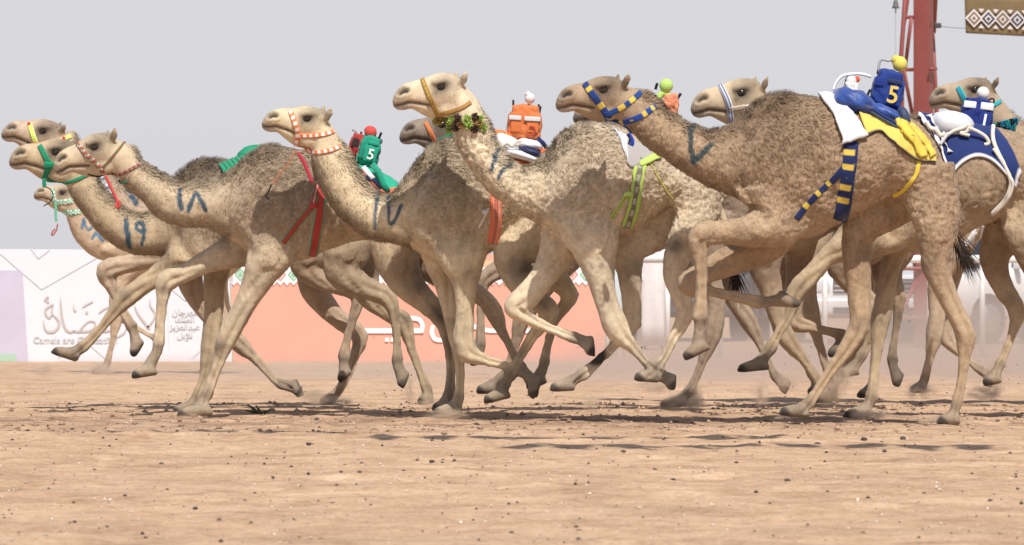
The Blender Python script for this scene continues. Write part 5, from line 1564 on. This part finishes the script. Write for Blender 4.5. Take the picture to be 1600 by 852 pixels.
def person(px, depth, label):
    sc_ = depth / F
    x0 = (px - 800) * sc_
    r = empty("person", (x0, depth, 0), label, "person")
    def rings(name, prof, mat, k=20, fold=0.0, yoff=0, xoff=0):
        V, Fc = [], []
        for (z, rx, ry, cx, cy) in prof:
            for j in range(k):
                a = 2 * math.pi * j / k
                f = 1 + fold * math.sin(a * 5 + z * 2.0) * (1.2 - min(1, z))
                V.append((x0 + cx + rx * math.cos(a) * f, depth + cy + ry * math.sin(a) * f, z))
        n = len(prof)
        for i in range(n - 1):
            for j in range(k):
                a, b_ = i * k + j, i * k + (j + 1) % k
                Fc.append((a, b_, b_ + k, a + k))
        Fc.append(tuple(reversed(range(k)))); Fc.append(tuple(range((n - 1) * k, n * k)))
        return mesh_obj(name, V, Fc, mat, r)
    skin = mat_simple("skin", (.30, .17, .11), .6, .08)
    thobe = mat_simple("white_thobe", (.66, .64, .65), .85, .05, 8.0, 0, .6, 9.0)
    # one continuous body: feet, legs, trunk, neck and head
    bm_pts = {'pel': (0, 0, .95), 'ch': (0, 0, 1.3), 'nk': (0, 0, 1.52), 'hd': (0, -.01, 1.62), 'tp': (0, -.01, 1.72),
              'sl': (-.19, 0, 1.43), 'el': (-.25, .02, 1.15), 'wl': (-.22, -.12, .93), 'hl': (-.20, -.17, .86), 'sr': (.19, 0, 1.43), 'er': (.26, .03, 1.15), 'wr': (.24, -.10, .92), 'hr': (.23, -.15, .85),
              'kl': (-.10, -.02, .5), 'al': (-.11, .02, .08), 'tl': (-.12, -.16, .04), 'kr': (.10, 0, .5), 'ar': (.11, .03, .08), 'tr': (.12, -.15, .04)}
    rad = {'pel': .14, 'ch': .15, 'nk': .055, 'hd': .085, 'tp': .07, 'sl': .06, 'el': .045, 'wl': .032, 'hl': .035, 'sr': .06, 'er': .045, 'wr': .032, 'hr': .035, 'kl': .06, 'al': .045, 'tl': .035, 'kr': .06, 'ar': .045, 'tr': .035}
    ed_ = [('pel','ch'),('ch','nk'),('nk','hd'),('hd','tp'),('ch','sl'),('sl','el'),('el','wl'),('wl','hl'),('ch','sr'),('sr','er'),('er','wr'),('wr','hr'),('pel','kl'),('kl','al'),('al','tl'),('pel','kr'),('kr','ar'),('ar','tr')]
    kk_ = list(bm_pts)
    me = bpy.data.meshes.new("body"); me.from_pydata([(x0 + bm_pts[q][0], depth + bm_pts[q][1], bm_pts[q][2]) for q in kk_], [(kk_.index(a), kk_.index(b_)) for a, b_ in ed_], [])
    o = bpy.data.objects.new("tmp", me); COL.objects.link(o)
    md = o.modifiers.new("s", 'SKIN'); md.use_smooth_shade = True
    for i, q in enumerate(kk_):
        me.skin_vertices[0].data[i].radius = (rad[q], rad[q]); me.skin_vertices[0].data[i].use_root = (i == 0)
    o.modifiers.new("d", 'SUBSURF').levels = 2
    dg = bpy.context.evaluated_depsgraph_get()
    m2 = bpy.data.meshes.new_from_object(o.evaluated_get(dg), depsgraph=dg); bpy.data.objects.remove(o)
    m2.materials.clear(); finish("body", m2, skin, r)
    rings("thobe", [(.06, .22, .19, 0, 0), (.35, .21, .18, 0, 0), (.7, .20, .17, 0, 0), (.95, .205, .16, 0, 0), (1.2, .20, .15, 0, 0), (1.38, .215, .14, 0, 0), (1.46, .15, .10, 0, 0), (1.50, .075, .075, 0, 0)], thobe, 40, .13)
    for sd in (-1, 1):
        a, b_, c_ = [Vector((x0 + bm_pts[q][0], depth + bm_pts[q][1], bm_pts[q][2])) for q in (('sl','el','wl') if sd < 0 else ('sr','er','wr'))]
        MB().tube([a, a.lerp(b_, .5), b_, b_.lerp(c_, .5), c_], [.085, .075, .068, .066, .070], None, 12).build("sleeve", thobe, r, usecol=False)
    rings("head_cloth", [(1.40, .19, .16, 0, .04), (1.5, .16, .15, 0, .04), (1.6, .12, .12, 0, .03), (1.70, .115, .12, 0, .02), (1.76, .08, .09, 0, .02), (1.785, .03, .03, 0, .02)], thobe, 18, .05)
    MB().tube([Vector((x0 + .118 * math.cos(a), depth + .02 + .122 * math.sin(a), 1.705)) for a in np.linspace(0, 6.28, 20)], .014, None, 6).build("head_cord", mat_simple("black_cord", (.015,.015,.015), .8), r, usecol=False)
    return r
person(1021, 66.0, "man in white robe and head cloth standing at the rail")

M_TYRE = mat_simple("tyre_rubber", (.03, .03, .03), .85, .2)
M_RIM = mat_simple("alloy_rim", (.45, .46, .48), .35, .1, metal=.8)
M_GLASS = mat_simple("car_glass", (.03, .04, .05), .08, .1)
M_LAMP = mat_simple("headlamp_glass", (.62, .66, .70), .12, .05)
M_GRILLE = mat_simple("dark_grille", (.05, .05, .055), .5, .2)
def suv(px, depth, rz, paint, label):
    x0 = (px - 800) * depth / F
    r = empty("parked_car", (x0, depth, 0), label, "car", "cars parked beyond the track")
    cr, sr = math.cos(rz), math.sin(rz)
    def tr(p):    # local: x across, -y is the front
        return (x0 + p[0] * cr - p[1] * sr, depth + p[0] * sr + p[1] * cr, p[2])
    def prism(name, prof, half, mat, parent, bev=.05, taper=None):
        bm = bmesh.new()
        f1 = [bm.verts.new((-half * (taper(z) if taper else 1), y, z)) for y, z in prof]
        f2 = [bm.verts.new((half * (taper(z) if taper else 1), y, z)) for y, z in prof]
        n = len(prof)
        bm.faces.new(f1); bm.faces.new(list(reversed(f2)))
        for i in range(n): bm.faces.new((f1[(i + 1) % n], f1[i], f2[i], f2[(i + 1) % n]))
        bmesh.ops.bevel(bm, geom=list(bm.edges), offset=bev, segments=2, affect='EDGES', profile=.6)
        bm.verts.index_update()
        V = [tr(v.co) for v in bm.verts]; Fc = [[v.index for v in f.verts] for f in bm.faces]; bm.free()
        return mesh_obj(name, V, Fc, mat, parent)
    body = prism("body", [(-2.4,.45),(-2.4,.85),(-2.3,1.05),(-1.15,1.14),(2.35,1.12),(2.42,.5),(2.2,.38),(-2.2,.38)], .96, paint, r, .06)
    prism("cabin", [(-1.12,1.1),(-.45,1.78),(.1,1.84),(2.0,1.82),(2.3,1.1)], .90, paint, r, .05, lambda z: 1 - .16 * (z - 1.1) / .7)
    prism("windscreen", [(-1.09,1.14),(-.51,1.74),(-.54,1.75),(-1.14,1.15)], .80, M_GLASS, r, .004, lambda z: 1 - .14 * (z - 1.1) / .7)
    for sd in (-1, 1):
        for y0, y1 in ((-.75, .35), (.45, 1.2), (1.3, 2.05)):
            c = .895 * sd
            V = [(c * 1.0, y0 - .18 * (y0 < 0), 1.18), (c, y1, 1.18), (c * .885, y1 - .03, 1.68), (c * .885, y0 + .22 * (y0 < 0), 1.68)]
            V = [tr((v[0] + sd * .012, v[1], v[2])) for v in V]
            mesh_obj("side_window", V, [(0, 1, 2, 3)], M_GLASS, r, None, False)
        m_ = MB(); m_.box((.68 * sd, -2.36, .88), (.40, .14, .19), None, 0, .03); m_.v = [tr(v) for v in m_.v]; m_.build("headlamp", M_LAMP, r, usecol=False)
        m_ = MB(); m_.box((1.03 * sd, -.9, 1.2), (.16, .10, .14), None, 0, .03); m_.v = [tr(v) for v in m_.v]; m_.build("mirror", paint, r, usecol=False)
        for y in (-1.5, 1.5):
            m_ = MB(); m_.tube([Vector((.74 * sd, y, .38)), Vector((.80 * sd, y, .38)), Vector((.97 * sd, y, .38)), Vector((1.0 * sd, y, .38))], [.34, .38, .38, .33], None, 28); m_.v = [tr(v) for v in m_.v]; t_ = m_.build("wheel", M_TYRE, r, usecol=False)
            m_ = MB(); m_.tube([Vector((.96 * sd, y, .38)), Vector((1.012 * sd, y, .38))], [.23, .22], None, 20); m_.v = [tr(v) for v in m_.v]; m_.build("rim", M_RIM, t_, usecol=False)
    m_ = MB(); m_.box((0, -2.38, .87), (.86, .10, .22), None, 0, .02); m_.v = [tr(v) for v in m_.v]; g_ = m_.build("grille", M_GRILLE, r, usecol=False)
    for i in range(3):
        m_ = MB(); m_.box((0, -2.435, .80 + i * .07), (.84, .02, .022), None, 0, .004); m_.v = [tr(v) for v in m_.v]; m_.build("grille_bar", M_RIM, g_, usecol=False)
    m_ = MB(); m_.box((0, -2.42, .56), (1.86, .20, .26), None, 0, .05); m_.v = [tr(v) for v in m_.v]; m_.build("bumper", paint, r, usecol=False)
    m_ = MB(); m_.box((0, -2.52, .50), (.9, .03, .10), None, 0, .01); m_.v = [tr(v) for v in m_.v]; m_.build("air_intake", M_GRILLE, r, usecol=False)
    return r
M_CARW = mat_simple("white_car_paint", (.72, .73, .74), .25, .03, 4.0, coat=.5)
M_CARD = mat_simple("dark_car_paint", (.045, .048, .055), .3, .05, 4.0, coat=.5)
suv(1303, 76, math.radians(6), M_CARW, "white car facing the track in the dust")
suv(1575, 74, math.radians(-48), M_CARW, "white car turned side-on beside the red mast foot")
suv(1085, 78, math.radians(-8), M_CARD, "dark grey car behind the man in white")

M_RED = mat_simple("red_steel", (.24, .062, .055), .5, .12, 5.0)
TD = 68.0
def tp(px, py, dy=0.0): return P(px, py, TD + dy)
ts = TD / F
mast = empty("lattice_mast", tuple(tp(1443, HORY + CAMH * F / TD)), "tall red steel lattice mast behind the pack", "mast")
gy_ = HORY + CAMH * F / TD
bmv = []
w2 = 14.5 * ts
for (px, py) in ((1443, gy_ + 3), (1443, -150)):
    c = tp(px, py)
    for a in (math.radians(25), math.radians(115), math.radians(205), math.radians(295)):
        bmv.append((c.x + w2 * 1.25 * math.cos(a), c.y + w2 * 1.25 * math.sin(a), c.z))
mesh_obj("column", bmv, [(0, 1, 5, 4), (1, 2, 6, 5), (2, 3, 7, 6), (3, 0, 4, 7), (0, 3, 2, 1), (4, 5, 6, 7)], M_RED, mast, None, False)
def bar(name, pts, r):
    m_ = MB(); m_.tube([tp(*p) for p in pts], r * ts, None, 10); m_.build(name, M_RED, mast, usecol=False)
bar("chord", [(1424,-150,-.3),(1408,90,-.3),(1412,330,-.3),(1400,gy_,-.3)], 3.6)
bar("chord", [(1469,-150,.2),(1458,52,.2)], 4.4)
bar("chord", [(1457,50,.15),(1462,145,.2),(1470,330,.2),(1480,gy_,.2)], 3.4)
for a, b_ in (((1421,-20),(1409,62)),((1424,28),(1414,108)),((1410,98),(1426,182)),((1424,182),(1408,300)),((1408,300),(1430,420)),((1404,440),(1424,500)),((1404,500),(1430,440))): bar("brace", [a + (-.3,), b_ + (-.05,)], 3.0)
for y, x_a, x_b in ((27,1412,1432),(109,1408,1430),(108,1454,1462),(200,1408,1430),(300,1408,1470),(420,1404,1474),(497,1402,1478)): bar("tie", [(x_a, y, -.25), (x_b, y, 0)], 3.0)
m_ = MB(); m_.box(tp(1465, 40, -.05), (11 * ts, .08, 8 * ts), None, 0, .01); m_.build("bracket", M_GRILLE, mast, usecol=False)
# patterned pennant on its cable
M_FLAG = mat_simple("brown_cloth_banner", (.175, .125, .062), .9, .12, 10.0, 0, .3, 50.0)
M_FLAGW = mat_simple("pale_woven_print", (.66, .62, .66), .9, .05, 10.0)
M_FLAGD = mat_simple("dark_woven_print", (.045, .060, .075), .9, .05, 10.0)
fl = empty("hanging_banner", tuple(tp(1560, 50)), "brown banner with white diamond pattern hung from a cable", "banner")
FB = [(1508, 0), (1508, 42), (1510, 52)]
nu, nv = 40, 14
Gf = np.zeros((nu, nv, 3))
for i in range(nu):
    for j in range(nv):
        u_, v_ = i / (nu - 1), j / (nv - 1)
        x_ = 1507 + u_ * 260 + v_ * 2; y_ = -4 + u_ * 8 + v_ * (56 + u_ * 6)
        Gf[i, j] = tp(x_, y_, .03 * math.sin(u_ * 14 + v_))
Nf = np.tile(np.array([0, -1., 0]), (nu, nv, 1))
o_ = grid_mesh("cloth", Gf, Nf, fl, np.ones((nu, nv, 3)), .012, mat=M_FLAG)
def fprint(name, poly, mat):
    V = []
    for x_, y_ in poly:
        u_ = (x_ - 1507) / 260; V.append(tp(x_, y_ + 8 * u_ + 2 * u_, .03 * math.sin(u_ * 14 + (y_ + 4) / 58) - .02))
    mesh_obj(name, V, [tuple(range(len(V)))], mat, fl, None, False)
for k in range(11):
    cx = 1522 + k * 22.5; cy = 28
    for r_, mt in ((14.5, M_FLAGW), (11, M_FLAGD if k % 2 else M_FLAG), (6.4, M_FLAGW), (3.4, M_FLAGD if k % 2 else M_FLAG)):
        o2 = {14.5: 0, 11: .004, 6.4: .008, 3.4: .012}[r_]
        V = []
        for dx, dy2 in ((-r_ * .95, 0), (0, -r_ * 1.0), (r_ * .95, 0), (0, r_ * 1.0)):
            u_ = (cx + dx - 1507) / 260; V.append(tp(cx + dx, cy + dy2 + 10 * u_, .03 * math.sin(u_ * 14 + .5) - .035 - o2))
        mesh_obj("woven_diamond", V, [(0, 1, 2, 3)], mt, fl, None, False)
    for sgn in (-1, 1):
        V = []
        for dx, dy2 in ((7, sgn * 15), (16, sgn * 15), (11.3, sgn * 9)):
            u_ = (cx + dx - 1507) / 260; V.append(tp(cx + dx, cy + dy2 + 10 * u_, .03 * math.sin(u_ * 14 + .5) - .035))
        mesh_obj("woven_point", V, [(0, 1, 2)], M_FLAGW, fl, None, False)
m_ = MB(); m_.tube([tp(1466, 41, -.05), tp(1490, 43.5), tp(1508, 44.5)], .6 * ts, (.2, .2, .21), 6); m_.build("cable", M_PLASTIC, fl)
# thin pole with a bell-shaped lamp
lp = empty("lamp_pole", tuple(tp(1400, gy_, 4)), "thin grey pole with small bell-shaped lamp beside the red mast", "lamp pole")
q = tp(1399.5, 10, 4); q0 = Vector((q.x, q.y, -.1))
m_ = MB(); m_.tube([q0, q], .009, (.30,.31,.33), 6); m_.build("pole", M_PLASTIC, lp)
m_ = MB(); m_.tube([q + Vector((0, 0, .10)), q + Vector((0, 0, .06)), q + Vector((0, 0, 0)), q + Vector((0, 0, -.03))], [.022, .034, .044, .062], (.12,.12,.13), 14); m_.build("lamp_bell", M_PLASTIC, lp)

# unseen pennants added above the course to shade the foreground sand
pen = empty("offscreen_shade_flags", (2.2, 23.5, 6.2), "unseen brown pennant row added above the course to shade the sand", "banner")
for i, (xa, n_f, h_, yy) in enumerate(((.15, 8, 1.25, 23.3), (.9, 9, 1.0, 21.7), (-1.4, 5, .55, 24.2))):
    for k in range(n_f):
        x_ = xa + k * .31; hh = h_ * random.uniform(.65, 1.1); ww = random.uniform(.26, .36)
        V = []
        for t_ in np.linspace(0, 1, 7):
            hw2 = ww / 2 * (1 - .8 * t_ ** 1.6); q_ = .05 * math.sin(t_ * 5 + k)
            V += [(x_ - hw2 + q_, yy + .04 * math.sin(t_ * 4 + k), 6.5 - hh * t_), (x_ + hw2 + q_, yy + .04 * math.sin(t_ * 4 + k), 6.5 - hh * t_)]
        mesh_obj("pennant", V, [(2 * a, 2 * a + 1, 2 * a + 3, 2 * a + 2) for a in range(6)], M_FLAG, pen)
    m_ = MB(); m_.tube([Vector((-14, yy, 6.9)), Vector((xa - .2, yy, 6.5)), Vector((xa + n_f * .31, yy, 6.5)), Vector((16, yy, 6.9))], .006, None, 6); m_.build("cable", M_GRILLE, pen, usecol=False)
# ------------------------------------------------------------------ dust thrown up by the feet, and the bank of it hanging behind the pack
def dust_mat(name, dens, col, scale, thr=.42, bank=False):
    m = bpy.data.materials.new(name); m.use_nodes = True
    nt = m.node_tree
    for n in list(nt.nodes): nt.nodes.remove(n)
    out = nt.nodes.new('ShaderNodeOutputMaterial')
    pv = nt.nodes.new('ShaderNodeVolumePrincipled')
    pv.inputs['Color'].default_value = tuple(col) + (1,)
    pv.inputs['Anisotropy'].default_value = .2
    tc = nt.nodes.new('ShaderNodeTexCoord')
    ln = nt.nodes.new('ShaderNodeVectorMath'); ln.operation = 'LENGTH'
    nt.links.new(tc.outputs['Object'], ln.inputs[0])
    mr = nt.nodes.new('ShaderNodeMapRange')
    mr.inputs[1].default_value = .15; mr.inputs[2].default_value = 1.0; mr.inputs[3].default_value = 1.0; mr.inputs[4].default_value = 0.0
    mr.interpolation_type = 'SMOOTHSTEP'
    nt.links.new(ln.outputs['Value'], mr.inputs[0])
    oi = nt.nodes.new('ShaderNodeObjectInfo')
    mp = nt.nodes.new('ShaderNodeVectorMath'); mp.operation = 'MULTIPLY_ADD'
    nt.links.new(oi.outputs['Random'], mp.inputs[0]); mp.inputs[1].default_value = (37, 23, 51)
    nt.links.new(tc.outputs['Object'], mp.inputs[2])
    nz_ = nt.nodes.new('ShaderNodeTexNoise'); nz_.inputs['Scale'].default_value = scale; nz_.inputs['Detail'].default_value = 4
    nt.links.new(mp.outputs[0], nz_.inputs['Vector'])
    m2 = nt.nodes.new('ShaderNodeMapRange'); m2.inputs[1].default_value = thr; m2.inputs[2].default_value = thr + .28; m2.inputs[3].default_value = .12 if bank else .0; m2.inputs[4].default_value = 1
    nt.links.new(nz_.outputs[0], m2.inputs[0])
    mu = nt.nodes.new('ShaderNodeMath'); mu.operation = 'MULTIPLY'
    nt.links.new(mr.outputs[0], mu.inputs[0]); nt.links.new(m2.outputs[0], mu.inputs[1])
    mv = nt.nodes.new('ShaderNodeMath'); mv.operation = 'MULTIPLY'; mv.inputs[1].default_value = dens
    nt.links.new(mu.outputs[0], mv.inputs[0])
    nt.links.new(mv.outputs[0], pv.inputs['Density'])
    nt.links.new(pv.outputs[0], out.inputs['Volume'])
    return m
bm = bmesh.new(); bmesh.ops.create_icosphere(bm, subdivisions=3, radius=1.0)
me_puff = bpy.data.meshes.new("dust_puff"); bm.to_mesh(me_puff); bm.free()
me_puff.materials.append(dust_mat("kicked_dust", 34.0, (.93, .76, .60), 2.0))
for (px, py, d, rx, rz) in ((297,652,31.8,26,9),(490,622,33.6,34,18),(532,627,34.3,26,12),(672,630,33.2,26,14),(700,648,31.2,44,12),(640,610,33.4,10,30),(925,630,33.0,22,16),(1066,632,32.8,48,20),(1085,618,32.9,20,32),(1188,615,32.8,20,28),
                            (1300,610,33.6,34,30),(1318,588,33.4,22,30),(1362,650,31.3,44,12),(1470,660,29.9,44,13),(1500,664,29.9,26,9),(1552,590,35,20,34),(1540,615,34.6,40,16),(1438,612,34.8,34,18),(156,582,47,30,20),(70,585,47,26,22),(1240,652,31.4,36,9),(1230,600,33,24,20),(1020,605,33.2,40,14)):
    o = bpy.data.objects.new("dust_puff", me_puff); COL.objects.link(o)
    o.location = P(px, py, d); k = d / F
    o.scale = (rx * k, max(rx, rz) * k * .9, rz * k)
    tag(o, "kicked-up puffs of reddish dust around the running feet", "dust", "puffs of dust at the feet", "stuff")
me_bank = me_puff.copy(); me_bank.name = "dust_bank"; me_bank.materials.clear()
me_bank.materials.append(dust_mat("hanging_dust", .20, (.80, .70, .64), 2.2, .30, True))
for (px, d, rx, ry, rz, z) in ((1330, 47, 3.6, 9, 1.35, .05), (1640, 47, 3.0, 9, 1.2, .05), (1030, 46, 2.2, 8, .55, .0), (560, 46, 5.0, 7, .30, .0)):
    o = bpy.data.objects.new("dust_bank", me_bank); COL.objects.link(o)
    o.location = ((px - 800) * d / F, d, z); o.scale = (rx, ry, rz)
    tag(o, "bank of pale dust hanging low behind the pack", "dust", "banks of dust behind the pack", "stuff")
# specks of thrown sand in the air
n = 150
spx = rng.choice([500, 700, 930, 1070, 1220, 1300, 1480, 1560, 620], n) + rng.normal(size=n) * 38
spy = 610 - np.abs(rng.normal(size=n)) * 55
dd = rng.uniform(29.8, 34.5, n)
V, T = [], []
for i in range(n):
    c = np.array(P(spx[i], spy[i], dd[i])); r_ = rng.uniform(.003, .008)
    q = rng.normal(size=(4, 3)); q /= np.linalg.norm(q, axis=1)[:, None]
    V += (c + q * r_).tolist(); T += [[4*i, 4*i+1, 4*i+2], [4*i, 4*i+1, 4*i+3], [4*i, 4*i+2, 4*i+3], [4*i+1, 4*i+2, 4*i+3]]
o = tri_mesh("flying_grit", np.array(V), np.array(T), M_STONE, None)
tag(o, "specks of dark grit flung into the air by the feet", "grit", kind="stuff")
